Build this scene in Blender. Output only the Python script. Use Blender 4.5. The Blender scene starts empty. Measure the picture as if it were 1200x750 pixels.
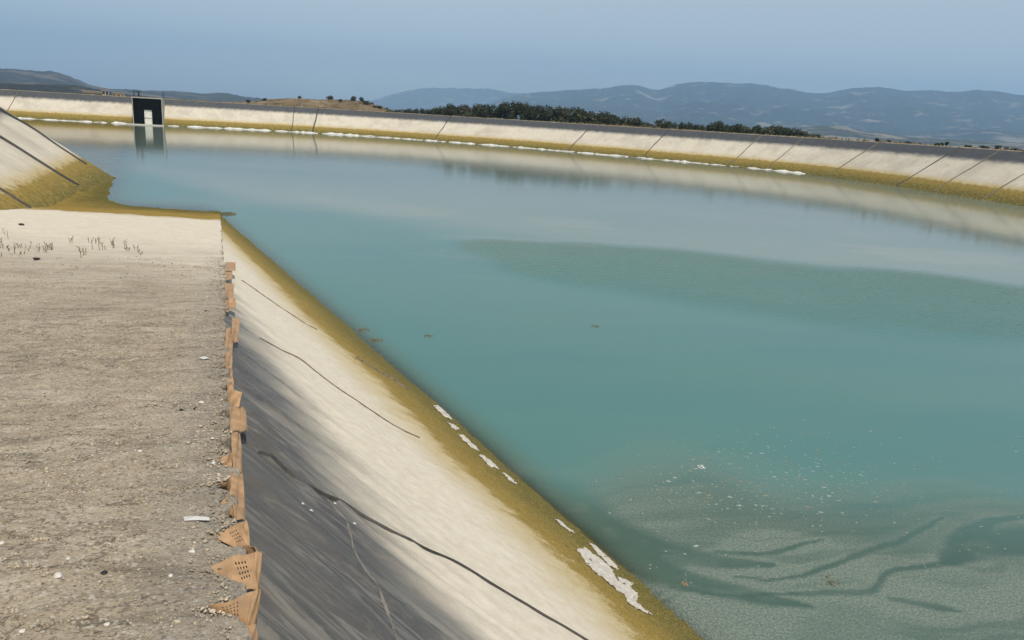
import bpy, bmesh, math, random
import numpy as np
from math import radians, cos, sin, tan, pi
from mathutils import Vector, Matrix

scene = bpy.context.scene
COL = scene.collection
rng = np.random.default_rng(7)
random.seed(7)

# ------------------------------------------------------------------ camera
EYE = 5.0                       # metres above the water
FPX = 900.0                     # focal length in pixels of the 1200 x 750 photograph
PITCH, ROLL = radians(14.7), radians(3.4)
cF = np.array([0, cos(PITCH), -sin(PITCH)])
_r0 = np.array([1.0, 0, 0]); _u0 = np.array([0, sin(PITCH), cos(PITCH)])
cR = cos(ROLL) * _r0 + sin(ROLL) * _u0
cU = -sin(ROLL) * _r0 + cos(ROLL) * _u0
cC = np.array([0, 0, EYE])
cam = bpy.data.cameras.new('camera')
cam.sensor_width = 36.0
cam.lens = 36.0 * FPX / 1200.0
cam.clip_start = 0.05
cam.clip_end = 60000
camo = bpy.data.objects.new('camera', cam)
COL.objects.link(camo)
M = Matrix(((cR[0], cU[0], -cF[0], 0), (cR[1], cU[1], -cF[1], 0), (cR[2], cU[2], -cF[2], EYE), (0, 0, 0, 1)))
camo.matrix_world = M
scene.camera = camo

def ray(x, y): return (x - 600) * cR - (y - 375) * cU + FPX * cF
def atz(x, y, z=0.0):
    d = ray(x, y); return cC + d * ((z - EYE) / d[2])
def atd(x, y, dist):
    d = ray(x, y); return cC + d * (dist / math.hypot(d[0], d[1]))
def azel(x, y):
    d = ray(x, y); return math.atan2(d[0], d[1]), d[2] / math.hypot(d[0], d[1])

# ------------------------------------------------------------------ sky, sun, exposure
SUN_EL, SUN_AZ = radians(62), radians(150)     # azimuth clockwise from +Y (straight ahead)
world = bpy.data.worlds.new('World'); scene.world = world; world.use_nodes = True
wt = world.node_tree; wt.nodes.clear()
wo = wt.nodes.new('ShaderNodeOutputWorld'); wb = wt.nodes.new('ShaderNodeBackground')
sk = wt.nodes.new('ShaderNodeTexSky'); sk.sky_type = 'NISHITA'; sk.sun_disc = False
sk.sun_elevation = SUN_EL; sk.sun_rotation = SUN_AZ
sk.altitude = 300; sk.air_density = 1.0; sk.dust_density = 1.6; sk.ozone_density = 1.6
wb.inputs['Strength'].default_value = 0.148
hs = wt.nodes.new('ShaderNodeHueSaturation'); hs.inputs['Saturation'].default_value = .52; wt.links.new(sk.outputs[0], hs.inputs['Color']); tn = wt.nodes.new('ShaderNodeMix'); tn.data_type = 'RGBA'; tn.blend_type = 'MULTIPLY'; tn.inputs['Factor'].default_value = 1; tn.inputs['B'].default_value = (1.06, 1.03, .90, 1)   # dusty summer air
wt.links.new(hs.outputs[0], tn.inputs['A']); wt.links.new([o_ for o_ in tn.outputs if o_.type == 'RGBA'][0], wb.inputs['Color']); wt.links.new(wb.outputs[0], wo.inputs['Surface'])
sl = bpy.data.lights.new('sun', 'SUN'); sl.energy = 3.9; sl.angle = radians(0.6); sl.color = (1.0, 0.94, 0.85)
so = bpy.data.objects.new('sun', sl); COL.objects.link(so)
sdir = Vector((sin(SUN_AZ) * cos(SUN_EL), cos(SUN_AZ) * cos(SUN_EL), sin(SUN_EL)))
so.rotation_euler = sdir.to_track_quat('Z', 'Y').to_euler(); so.location = (20, -30, 60)
scene.view_settings.view_transform = 'Standard'; scene.view_settings.look = 'None'
scene.view_settings.exposure = 0.0; scene.view_settings.gamma = 1.0
scene.render.engine = 'CYCLES'
scene.cycles.max_bounces = 6; scene.cycles.volume_bounces = 1; scene.cycles.transparent_max_bounces = 8

# ------------------------------------------------------------------ helpers
def _hash(ix, iy, seed):
    h = (ix.astype(np.int64) * 374761393 + iy.astype(np.int64) * 668265263 + seed * 2147483647) & 0xffffffff
    h = ((h ^ (h >> 13)) * 1274126177) & 0xffffffff
    return ((h ^ (h >> 16)) & 0xffff) / 65535.0
def vn(x, y, seed=0):
    x = np.asarray(x, float); y = np.asarray(y, float)
    x, y = np.broadcast_arrays(x, y)
    ix = np.floor(x); iy = np.floor(y); fx = x - ix; fy = y - iy
    fx = fx * fx * fx * (fx * (fx * 6 - 15) + 10); fy = fy * fy * fy * (fy * (fy * 6 - 15) + 10)
    a = _hash(ix, iy, seed); b = _hash(ix + 1, iy, seed); c = _hash(ix, iy + 1, seed); d = _hash(ix + 1, iy + 1, seed)
    return (a + (b - a) * fx) * (1 - fy) + (c + (d - c) * fx) * fy
def fbm(x, y, o=4, seed=0, gain=0.5):
    s = 0; a = 1.0; t = 0
    for k in range(o):
        s = s + a * (vn(np.asarray(x) * 2 ** k + 17.3 * k, np.asarray(y) * 2 ** k - 9.1 * k, seed + k) - 0.5); t += a; a *= gain
    return s / t * 2
def ridged(x, y, o=4, seed=0):
    s = 0; a = 1.0; t = 0
    for k in range(o):
        s = s + a * (1 - np.abs(2 * vn(np.asarray(x) * 2 ** k + 3.7 * k, np.asarray(y) * 2 ** k + 5.2 * k, seed + k) - 1)); t += a; a *= .5
    return s / t
def sstep(a, b, x): 
    t = np.clip((np.asarray(x, float) - a) / (b - a), 0, 1); return t * t * (3 - 2 * t)

def link(name, me, parent=None):
    o = bpy.data.objects.new(name, me); COL.objects.link(o)
    if parent: o.parent = parent
    return o
def mesh(name, verts, faces, mat, parent=None, smooth=True):
    me = bpy.data.meshes.new(name)
    me.from_pydata([tuple(map(float, v)) for v in verts], [], [tuple(int(i) for i in f) for f in faces])
    if mat: me.materials.append(mat)
    if smooth: me.polygons.foreach_set('use_smooth', [True] * len(me.polygons))
    me.update()
    return link(name, me, parent)
def gridmesh(name, P, mat, attrs=None, parent=None, flip=False, wrap=False):
    """P: (rows, cols, 3) array -> one mesh object."""
    nr, nc = P.shape[:2]
    idx = np.arange(nr * nc).reshape(nr, nc)
    if wrap: idx = np.vstack([idx, idx[:1]])
    q = np.stack([idx[:-1, :-1], idx[:-1, 1:], idx[1:, 1:], idx[1:, :-1]], -1).reshape(-1, 4)
    if flip: q = q[:, ::-1]
    me = bpy.data.meshes.new(name)
    me.vertices.add(nr * nc); me.vertices.foreach_set('co', np.ascontiguousarray(P.reshape(-1), dtype=np.float32))
    me.loops.add(q.size); me.loops.foreach_set('vertex_index', np.ascontiguousarray(q.reshape(-1), dtype=np.int32))
    me.polygons.add(len(q)); me.polygons.foreach_set('loop_start', np.arange(0, q.size, 4, dtype=np.int32))
    me.polygons.foreach_set('use_smooth', np.ones(len(q), dtype=bool))
    me.update(calc_edges=True); me.validate()
    for k, v in (attrs or {}).items():
        v = np.asarray(v, np.float32)
        if v.ndim == 3:
            a = me.attributes.new(k, 'FLOAT_VECTOR', 'POINT'); a.data.foreach_set('vector', np.ascontiguousarray(v.reshape(-1)))
        else:
            a = me.attributes.new(k, 'FLOAT', 'POINT'); a.data.foreach_set('value', np.ascontiguousarray(v.reshape(-1)))
    if mat: me.materials.append(mat)
    return link(name, me, parent)
def tag(o, label=None, cat=None, group=None, kind=None):
    if label: o['label'] = label
    if cat: o['category'] = cat
    if group: o['group'] = group
    if kind: o['kind'] = kind
    return o
def empty(name, loc, rz=0):
    o = bpy.data.objects.new(name, None); COL.objects.link(o)
    o.location = tuple(map(float, loc)); o.rotation_euler = (0, 0, rz); o.empty_display_size = .2
    return o
def copy_tree(o, parent=None):
    c = o.copy(); COL.objects.link(c); c.parent = parent
    for ch in [k for k in bpy.data.objects if k.parent == o]: copy_tree(ch, c)
    return c
ORD = ['first', 'second', 'third', 'fourth', 'fifth', 'sixth', 'seventh', 'eighth', 'ninth', 'tenth', 'eleventh', 'twelfth',
       'thirteenth', 'fourteenth', 'fifteenth', 'sixteenth', 'seventeenth', 'eighteenth', 'nineteenth']
TENS = {20: 'twent', 30: 'thirt', 40: 'fort', 50: 'fift', 60: 'sixt', 70: 'sevent', 80: 'eight'}
def ordinal(i):
    if i < 19: return ORD[i]
    n = i + 1; b = TENS[n // 10 * 10]
    return b + 'ieth' if n % 10 == 0 else b + 'y-' + ORD[n % 10 - 1]

# ------------------------------------------------------------------ material helper
class NT:
    def __init__(s, name):
        s.m = bpy.data.materials.new(name); s.m.use_nodes = True
        s.t = s.m.node_tree; s.t.nodes.clear(); s.out = s.t.nodes.new('ShaderNodeOutputMaterial')
    def n(s, typ, **k):
        x = s.t.nodes.new(typ)
        for a, b in k.items(): setattr(x, a, b)
        return x
    def _in(s, sock, v):
        if v is None: return
        if isinstance(v, bpy.types.NodeSocket): s.t.links.new(v, sock)
        elif isinstance(v, (tuple, list)) and len(v) == 3 and sock.type == 'RGBA': sock.default_value = (*v, 1)
        else: sock.default_value = v
    def coord(s, attr=None, which='Object'):
        if attr:
            x = s.n('ShaderNodeAttribute', attribute_name=attr); return x.outputs['Vector']
        return s.n('ShaderNodeTexCoord').outputs[which]
    def attr(s, name): return s.n('ShaderNodeAttribute', attribute_name=name).outputs['Fac']
    def scale(s, v, sc):
        x = s.n('ShaderNodeMapping'); x.inputs['Scale'].default_value = sc; s._in(x.inputs['Vector'], v); return x.outputs[0]
    def noise(s, v, scale=5, detail=4, rough=.55, dist=0, out='Fac'):
        x = s.n('ShaderNodeTexNoise'); s._in(x.inputs['Vector'], v)
        x.inputs['Scale'].default_value = scale; x.inputs['Detail'].default_value = detail
        x.inputs['Roughness'].default_value = rough; x.inputs['Distortion'].default_value = dist
        return x.outputs[out]
    def voronoi(s, v, scale=5, feature='F1', out='Distance', rnd=1):
        x = s.n('ShaderNodeTexVoronoi', feature=feature); s._in(x.inputs['Vector'], v); x.inputs['Scale'].default_value = scale
        x.inputs['Randomness'].default_value = rnd
        return x.outputs[out]
    def math(s, op, a, b=None, c=None, clamp=False):
        x = s.n('ShaderNodeMath', operation=op, use_clamp=clamp)
        for i, v in enumerate((a, b, c)): s._in(x.inputs[i], v)
        return x.outputs[0]
    def mr(s, v, a, b, c=0., d=1., smooth=True):
        x = s.n('ShaderNodeMapRange', interpolation_type='SMOOTHSTEP' if smooth else 'LINEAR')
        s._in(x.inputs['Value'], v)
        for k, q in zip(('From Min', 'From Max', 'To Min', 'To Max'), (a, b, c, d)): x.inputs[k].default_value = q
        return x.outputs[0]
    def mix(s, f, a, b, blend='MIX'):
        x = s.n('ShaderNodeMix', data_type='RGBA', blend_type=blend)
        s._in(x.inputs['Factor'], f); s._in(x.inputs['A'], a); s._in(x.inputs['B'], b)
        return [o for o in x.outputs if o.type == 'RGBA'][0]
    def ramp(s, f, stops):
        x = s.n('ShaderNodeValToRGB'); e = x.color_ramp.elements
        while len(e) < len(stops): e.new(.5)
        for q, (p, c) in zip(e, stops): q.position = p; q.color = (*c, 1)
        s._in(x.inputs[0], f); return x.outputs[0]
    def sep(s, v):
        x = s.n('ShaderNodeSeparateXYZ'); s._in(x.inputs[0], v); return x.outputs
    def bump(s, h, strength=.3, dist=.02, normal=None):
        x = s.n('ShaderNodeBump'); x.inputs['Strength'].default_value = strength; x.inputs['Distance'].default_value = dist
        s._in(x.inputs['Height'], h); s._in(x.inputs['Normal'], normal); return x.outputs[0]
    def bsdf(s, color, rough=.8, normal=None, spec=.3, **k):
        x = s.n('ShaderNodeBsdfPrincipled'); s._in(x.inputs['Base Color'], color); s._in(x.inputs['Roughness'], rough)
        s._in(x.inputs['Normal'], normal); s._in(x.inputs['Specular IOR Level'], spec)
        for a, b in k.items(): s._in(x.inputs[a.replace('_', ' ')], b)
        return x.outputs[0]
    def done(s, sh): s.t.links.new(sh, s.out.inputs['Surface']); return s.m

def posz(m): return m.sep(m.n('ShaderNodeNewGeometry').outputs['Position'])[2]
MAT = {}

SILT = (0.62, 0.555, 0.450); SILT2 = (0.53, 0.465, 0.365)
OLIVE = (0.255, 0.168, 0.036); OLIVE2 = (0.078, 0.068, 0.014); OCHRE = (0.38, 0.275, 0.095)
LINER = (0.055, 0.057, 0.060)

# --- liner slopes: bare membrane at the top, dried silt below, algae by the water (real bands left by old water levels)
def liner_mat(name, z_silt, z_alg, coord_attr, fine):
    m = NT(name); v = m.coord(coord_attr); z = posz(m)
    nb = m.noise(m.scale(v, (.5, .25, .25)), 3.0, 5, .6)
    nf = m.noise(v, 9 if fine else 2.0, 6, .65)
    if fine:
        s0 = m.sep(v); c0 = m.n('ShaderNodeCombineXYZ'); m._in(c0.inputs[0], m.math('ADD', s0[0], m.math('MULTIPLY', s0[1], 1.5))); m._in(c0.inputs[1], m.math('MULTIPLY', s0[1], .30))
        streak = m.noise(c0.outputs[0], 1.6, 4, .5, .5)
    else: streak = m.noise(m.scale(v, (2.2, .45, .45)), 1.2, 8, .68, .5)
    zz = m.math('ADD', z, m.math('MULTIPLY', m.math('SUBTRACT', streak, .5), 0.55 if fine else 0.4))
    zz = m.math('ADD', zz, m.math('MULTIPLY', m.math('SUBTRACT', nb, .5), .45))
    dark = m.mr(zz, z_silt - .30, z_silt + .34)
    grain = m.noise(v, 60 if fine else 12, 4, .7)
    silt = m.mix(m.mr(nf, .3, .75), SILT, SILT2)
    silt = m.mix(m.mr(m.noise(m.scale(v, (1, .3, .3)), 2.2, 4), .5, .8, 0, .35), silt, (.66, .60, .50))
    silt = m.mix(m.mr(grain, .52, .75, 0, .35), silt, (.38, .33, .26))
    if not fine: silt = m.mix(m.mr(m.noise(m.scale(v, (1, 1, .4)), .35, 7, .7), .40, .68, .22, .75), silt, (.37, .325, .255))
    lin = m.mix(m.mr(nf, .35, .75), LINER, (.080, .080, .081))
    lin = m.mix(m.mr(m.noise(m.scale(v, (2.5, .5, .5)), 1.5, 4, .5), .48, .85, 0, .35), lin, (.135, .128, .116))
    if fine:
        sp_ = m.sep(v); kk = m.math('ADD', sp_[0], m.math('MULTIPLY', sp_[1], 1.2))
        cb = m.n('ShaderNodeCombineXYZ'); m._in(cb.inputs[0], kk); m._in(cb.inputs[1], m.math('MULTIPLY', sp_[1], .22))
        l1 = m.noise(cb.outputs[0], 5.0, 3, .6, .35); l2 = m.noise(cb.outputs[0], 13.0, 3, .6, .2)
        cre = m.math('MAXIMUM', m.mr(m.math('ABSOLUTE', m.math('SUBTRACT', l1, .5)), 0, .05, .42, 0), m.mr(m.math('ABSOLUTE', m.math('SUBTRACT', l2, .52)), 0, .05, .20, 0))
        cre = m.math('MULTIPLY', cre, m.mr(nb, .35, .6, .25, 1))
        lin = m.mix(m.mr(z, 2.35, 2.85, 0, .5), lin, (.115, .102, .085))
        lin = m.mix(cre, lin, (.25, .23, .20))
    za = m.math('ADD', z, m.math('MULTIPLY', m.math('SUBTRACT', m.noise(m.scale(v, (1.2, .6, .6)), 2.5, 8, .72), .5), .70))
    za = m.math('ADD', za, m.math('MULTIPLY', m.math('SUBTRACT', grain, .5), .55))
    alg = m.mr(za, z_alg - .10, z_alg + .06, 1, 0)
    och = m.mr(za, z_alg - .02, z_alg + .55, .85, 0)
    olive = m.mix(m.mr(za, .10, z_alg * 1.0), OLIVE2, OLIVE)
    olive = m.mix(m.mr(m.noise(v, 55 if fine else 5, 6, .8), .46, .62, 0, .75), olive, (.36, .27, .075))
    olive = m.mix(m.mr(m.noise(v, 90 if fine else 8, 4, .8), .52, .64, 0, .75), olive, (.045, .045, .010))
    olive = m.mix(m.mr(m.noise(m.scale(v, (1, 2.5, 2.5)), 6 if fine else 2, 5, .7), .55, .75, 0, .7), olive, (.07, .062, .015))
    c = m.mix(dark, silt, lin)
    c = m.mix(och, c, m.mix(m.mr(nf, .3, .7), OCHRE, (.46, .37, .20)))
    c = m.mix(alg, c, olive)
    rough = m.mr(dark, 0, 1, .92, .5)
    h = m.math('ADD', m.math('MULTIPLY', grain, .5), m.math('MULTIPLY', nf, .6))
    nr = m.bump(h, .45, .012 if fine else .03)
    return m.done(m.bsdf(c, rough, nr, .25))
MAT['near_liner'] = liner_mat('near_liner', 2.26, .95, 'tw', True)
MAT['far_liner'] = liner_mat('far_liner', 3.50, 1.22, None, False)

# --- ramp: rough concrete and gravel, silt where it has been under water, algae at its foot
m = NT('ramp_concrete'); v = m.coord('tw'); z = posz(m)
big = m.noise(v, 1.1, 5, .6); mid = m.noise(m.scale(v, (1.5, .8, 1)), 5, 6, .7); fine = m.noise(v, 55, 5, .75); vor = m.voronoi(v, 70, 'F1')
base = m.ramp(m.math('ADD', m.math('MULTIPLY', big, .5), m.math('MULTIPLY', mid, .5)), [(.32, (.19, .148, .100)), (.45, (.325, .262, .186)), (.58, (.40, .33, .24)), (.72, (.47, .40, .30))])
base = m.mix(m.mr(fine, .50, .64, 0, .7), base, (.14, .115, .085))
base = m.mix(m.mr(m.noise(m.scale(v, (3.2, .6, 1)), 1.6, 9, .72, .8), .50, .66, 0, .75), base, (.16, .128, .09))
base = m.mix(m.mr(m.noise(m.scale(v, (2.0, .5, 1)), 2.3, 8, .7, .5), .56, .70, 0, .6), base, (.50, .44, .345))
crk = m.noise(m.scale(v, (1.4, .8, 1)), 1.5, 6, .6, .4)
base = m.mix(m.mr(m.math('ABSOLUTE', m.math('SUBTRACT', crk, .5)), 0, .012, .65, 0), base, (.09, .07, .05))
base = m.mix(m.mr(m.noise(v, 38, 4, .8), .57, .70, 0, .7), base, (.45, .41, .34))
col = m.voronoi(v, 80, 'F1', 'Color')
base = m.mix(m.mr(m.sep(col)[0], .88, .93, 0, .55), base, (.50, .47, .41))
base = m.mix(m.mr(m.sep(col)[1], .90, .95, 0, .5), base, (.06, .05, .042))
# grey, worn strip by the edge
tw = m.sep(v)
base = m.mix(m.mr(tw[1], -.5, -.05, 0, .35), base, (.22, .21, .195))
zz = m.math('ADD', z, m.math('MULTIPLY', m.math('SUBTRACT', m.noise(m.scale(v, (1.2, .25, 1)), 1.6, 8, .7), .5), 1.1))
siltf = m.math('ADD', m.mr(zz, 1.5, 2.4, .66, 0), m.mr(zz, 1.9, 2.75, .34, 0))
silt = m.mix(m.mr(mid, .35, .7), SILT, SILT2)
silt = m.mix(m.mr(m.noise(v, 7, 6, .75), .58, .75, 0, .6), silt, (.30, .26, .20))
c = m.mix(siltf, base, silt)
za = m.math('ADD', z, m.math('MULTIPLY', m.math('SUBTRACT', m.noise(m.scale(v, (1.0, .3, 1)), 1.4, 6, .7), .5), .45))
alg = m.mr(za, .62, .78, 1, 0)
olive = m.mix(m.mr(za, .05, .5), OLIVE2, OLIVE); olive = m.mix(m.mr(m.noise(v, 9, 5, .75), .45, .7, 0, .8), olive, (.28, .20, .05))
c = m.mix(alg, c, olive)
h = m.math('ADD', m.math('MULTIPLY', fine, .6), m.math('MULTIPLY', m.math('SUBTRACT', 1, vor), .35))
h = m.math('ADD', h, m.math('MULTIPLY', mid, .5))
MAT['ramp'] = m.done(m.bsdf(c, .95, m.bump(h, .8, .02), .15))

# --- plain earth round about
m = NT('ground_earth'); v = m.coord()
a = m.noise(v, .02, 6, .6); b = m.noise(v, .6, 5, .7)
c = m.ramp(a, [(.35, (.20, .15, .085)), (.5, (.29, .225, .13)), (.62, (.33, .27, .17)), (.7, (.16, .15, .07))])
c = m.mix(m.mr(b, .45, .7, 0, .5), c, (.10, .085, .04))
MAT['ground'] = m.done(m.bsdf(c, 1, m.bump(b, .5, .3), .1))

m = NT('crest_gravel'); v = m.coord()
b = m.noise(v, 1.2, 6, .7)
c = m.ramp(b, [(.35, (.12, .095, .055)), (.5, (.25, .20, .135)), (.68, (.34, .29, .21))])
MAT['crest'] = m.done(m.bsdf(c, 1, m.bump(b, .6, .08), .1))

# --- distant hills
def hill_mat(name, woods, fields, scale, patch):
    m = NT(name); v = m.coord()
    a = m.noise(v, scale, 8, .62, .4); b = m.noise(v, scale * 6, 6, .7); 
    f = m.noise(m.scale(v, (1, 1, 2.2)), scale * 2.6, 5, .55)
    z = posz(m)
    c = m.mix(m.mr(b, .4, .65), woods, tuple(q * .55 for q in woods))
    c = m.mix(m.mr(a, patch, patch + .10, 0, .85), c, fields)
    c = m.mix(m.mr(f, .62, .68, 0, .5), c, tuple(q * 1.35 for q in fields))
    return m.done(m.bsdf(c, 1, m.bump(b, 1.0, 60), .05))
MAT['mountain'] = hill_mat('mountain_woods', (.034, .048, .038), (.34, .285, .20), .0036, .565)
MAT['hill_left'] = hill_mat('hill_scrub', (.070, .072, .055), (.27, .215, .15), .006, .50)
MAT['foothill'] = hill_mat('foothill_fields', (.09, .09, .055), (.42, .36, .27), .004, .47)
m = NT('knoll_earth'); v = m.coord()
a = m.noise(v, .06, 6, .6); b = m.noise(v, .30, 6, .75)
c = m.mix(m.mr(a, .42, .6), (.15, .105, .062), (.235, .18, .112)); c = m.mix(m.mr(b, .48, .62, 0, .85), c, (.05, .045, .022))
MAT['knoll'] = m.done(m.bsdf(c, 1, m.bump(b, .5, .6), .05))

# --- small stuff
def simple(name, color, rough=.8, var=.3, scale=8, spec=.3, bump=.3, bdist=.01, **k):
    m = NT(name); v = m.coord()
    n = m.noise(v, scale, 5, .65)
    c = m.mix(m.mr(n, .3, .7), tuple(q * (1 - var) for q in color), tuple(min(1, q * (1 + var)) for q in color))
    return m.done(m.bsdf(c, rough, m.bump(n, bump, bdist), spec, **k))
MAT['foam'] = simple('dried_foam', (.58, .57, .53), .95, .22, 1.2, .1)
MAT['crust'] = simple('white_crust', (.47, .435, .38), .9, .16, 18, .15, .5, .01)
MAT['seam'] = simple('seam_weld', (.045, .042, .038), .6, .3, 10)
MAT['seam_silt'] = simple('seam_dusty', (.15, .125, .095), .9, .4, 10)
MAT['dust'] = simple('dusty_crease', (.21, .195, .17), .9, .3, 10)
MAT['plastic'] = simple('brown_plastic', (.35, .212, .110), .6, .22, 12, .35, .25, .004)
MAT['bitumen'] = simple('bitumen_coat', (.005, .005, .005), .9, .5, 1.5, .03)
MAT['concrete'] = simple('weathered_concrete', (.36, .345, .30), .9, .2, 2)
MAT['pale_plate'] = simple('pale_plate', (.72, .70, .60), .8, .15, 2)
MAT['iron'] = simple('dark_iron', (.03, .03, .03), .5, .3, 6)
MAT['bark'] = simple('bark', (.09, .07, .05), .95, .3, 6)
MAT['leaf'] = simple('oak_leaves', (.030, .036, .014), .75, .35, 1.2, .25, 0)
MAT['leaf2'] = simple('olive_leaves', (.058, .060, .028), .75, .35, 1.2, .25, 0)
MAT['scrub'] = simple('scrub_leaves', (.05, .05, .025), .8, .35, 1.2, .2, 0)
MAT['dry'] = simple('dry_stalk', (.15, .125, .07), .9, .35, 30, .1)
MAT['gravel'] = simple('gravel_stone', (.37, .305, .22), .95, .45, 3.3, .15)
MAT['white_stone'] = simple('white_stone', (.55, .51, .45), .8, .12, 40, .2)
MAT['dark_stone'] = simple('dark_stone', (.025, .022, .02), .7, .3, 30, .3)
MAT['paper'] = simple('white_scrap', (.50, .49, .46), .7, .06, 30, .2)
MAT['weedmat'] = simple('floating_weed', (.10, .092, .055), .8, .5, 25, .2)
MAT['wall'] = simple('house_wall', (.62, .58, .50), .9, .1, 1)
MAT['wall_y'] = simple('shed_wall', (.55, .45, .26), .9, .12, 1)
MAT['roof'] = simple('house_roof', (.16, .12, .10), .9, .2, 1)
MAT['glass'] = simple('window_dark', (.02, .022, .025), .2, .1, 1)

# ------------------------------------------------------------------ basin geometry
uT = np.array([-.36233534, .9320478]); nW = np.array([uT[1], -uT[0]])      # down the ramp / to its right
G = .08853; MSL = 1.58
def tw2xy(t, w): return (np.asarray(t)[..., None] * uT + np.asarray(w)[..., None] * nW)
def ramp_plane(t, w): return 3.4 - G * t + .034 * np.maximum(-w, 0) 
def ramp_z(t, w):
    t = np.asarray(t, float); w = np.asarray(w, float)
    z = ramp_plane(t, w)
    near = np.clip(1.3 - t / 22, .25, 1)
    z = z + .035 * fbm(t * .9, w * 1.2, 4, 3) + .020 * fbm(t * 4.5, w * 2.2, 4, 11) + near * .012 * fbm(t * 22, w * 14, 4, 21, .65)
    cr = np.abs(fbm(t * 1.6 + 3 * fbm(w * .7, t * .4, 2, 8), w * .55, 3, 31))           # cracks and ruts across the ramp
    z = z - .022 * near * np.exp(-(cr / .03) ** 2) * sstep(-.1, .3, fbm(t * .8, w * .8, 2, 41))
    z = z + .20 * sstep(36, 42, t) * sstep(-3.6, -5.6, w)
    fan_ = .19 - .24 * (w + 6.1) - .018 * (t - 44) + .05 * fbm(t * .8, w * .8, 4, 43)       # silt washed against the left bank
    return np.where(t > 36, np.maximum(z, np.minimum(fan_, .35)), z)
def slope_z(t, w):
    t = np.asarray(t, float); w = np.asarray(w, float)
    z = 3.4 - .10 - G * t - w / MSL
    drk = sstep(1.7, 2.4, z); alg = sstep(1.0, .7, z)
    k = t * 1.0 + w * 1.2                                                        # folds run obliquely down the slope
    fold = ridged(k * 2.6 + .5 * fbm(w * 1.2, t * .5, 3, 51), w * .28, 3, 53) ** 3
    near = np.clip(1.25 - t / 20, .2, 1)
    z = z + near * drk * (.075 * (fold - .25) + .016 * (ridged(k * 5.5 + .4 * fbm(w * 2, t, 2, 52), w * .5, 2, 54) ** 4) + .006 * fbm(k * 12, w * 1.6, 3, 55)) + .03 * fbm(t * .5, w * .8, 3, 57)
    z = z + (1 - drk) * .008 * fbm(t * 9, w * 9, 4, 59) + alg * .028 * fbm(t * 12, w * 12, 4, 61, .7)
    return z
def ramp_hit(x, y, h=0.0):
    d = ray(x, y); k = .5
    P = cC
    k = (3.4 + h - EYE) / (d @ np.array([*(G * uT), 1.0]))
    for _ in range(4):
        P = cC + k * d; t = P[:2] @ uT; w = P[:2] @ nW
        zt = float(ramp_z(t, w)) + h
        k = k + (zt - P[2]) / (d[2] + G * (d[:2] @ uT))
    P = cC + k * d
    return P, P[:2] @ uT, P[:2] @ nW
def slope_hit(x, y):
    d = ray(x, y); nn = np.array([*(G * uT + nW / MSL), 1.0]); k = (3.3 - EYE) / (d @ nn)
    P = cC + k * d; return P[:2] @ uT, P[:2] @ nW
def slope_pt(t, w, h=0.0):
    xy = tw2xy(np.float64(t), np.float64(w)); return np.array([xy[0], xy[1], float(slope_z(t, w)) + h])

# rows along the ramp: dense near the camera
rows = [-16.0]
while rows[-1] < 1.2: rows.append(rows[-1] + .25)
while rows[-1] < 54: rows.append(rows[-1] + max(.014, .0058 * rows[-1]))
rows = np.array(rows)
NOTCH = [2.71 - .32 * k for k in range(40, 0, -1)] + [2.71, 3.03, 3.33, 3.65, 3.97, 4.36]
while NOTCH[-1] < 20: NOTCH.append(NOTCH[-1] + .34 + .05 * math.sin(NOTCH[-1] * 5))
NOTCH = np.array(NOTCH)
def edge_w(t):
    t = np.asarray(t, float)
    i = np.clip(np.searchsorted(NOTCH, t) - 1, 0, len(NOTCH) - 2)
    ph = np.clip((t - NOTCH[i]) / (NOTCH[i + 1] - NOTCH[i]), 0, 1)
    a = .12 + .07 * vn(i * 1.7, i * 0 + .5, 71)
    lob = (np.abs(np.sin(pi * ph ** .8))) ** .55
    e = -.125 + a * lob + .030 * fbm(t * 9, t * 0, 4, 73, .7)
    return np.where(t < 18, e, .0 + .04 * fbm(t * 3, t * 0, 3, 75))
q = np.linspace(0, 1, 330)
ew = edge_w(rows)
wl = np.where(rows < 30, -9.5, -10.5)
Wg = ew[:, None] + (wl - ew)[:, None] * (q[None, ::-1] ** 1.9)
Tg = np.repeat(rows[:, None], len(q), 1)
# crumbled edge face
k_edge = 6
We = ew[:, None] + np.array([.006, .010, .012, .006, -.01, -.05])[None, :] + .012 * fbm(Tg[:, :1] * 14, np.arange(k_edge)[None, :] * .9, 3, 77)
Wa = np.concatenate([Wg, We], 1); Ta = np.concatenate([Tg, np.repeat(rows[:, None], k_edge, 1)], 1)
Za = ramp_z(Ta, Wa)
Za[:, len(q):] = Za[:, len(q) - 1:len(q)] - np.array([.012, .035, .065, .095, .12, .14])[None, :]
# broken lip: the outermost strip of concrete is lower and rougher
lip = sstep(-.16, 0, Wa - ew[:, None]) * (Ta < 20)
Za += lip * (-.012 + .030 * fbm(Ta * 16, Wa * 16, 4, 79, .7)) * np.clip(1.3 - Ta / 20, .3, 1)
P = np.concatenate([tw2xy(Ta, Wa), Za[..., None]], -1)
o = gridmesh('ramp', P, MAT['ramp'], {'tw': np.stack([Ta, Wa, Za], -1)}, flip=True)
tag(o, kind='structure')

rows2 = [-16.0]
while rows2[-1] < 1.2: rows2.append(rows2[-1] + .25)
while rows2[-1] < 46: rows2.append(rows2[-1] + max(.022, .0075 * rows2[-1]))
rows2 = np.array(rows2)
wcol = np.concatenate([np.linspace(-.22, 6.2, 230), np.linspace(6.3, 11, 18)])
Tg, Wg = np.meshgrid(rows2, wcol, indexing='ij')
Zg = slope_z(Tg, np.maximum(Wg, 0)) - np.where(Wg < 0, -Wg * .25, 0) 
P = np.concatenate([tw2xy(Tg, Wg), Zg[..., None]], -1)
near_slope = gridmesh('ramp_slope', P, MAT['near_liner'], {'tw': np.stack([Tg, Wg, Zg], -1)}, flip=True)
tag(near_slope, kind='structure')

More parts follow.
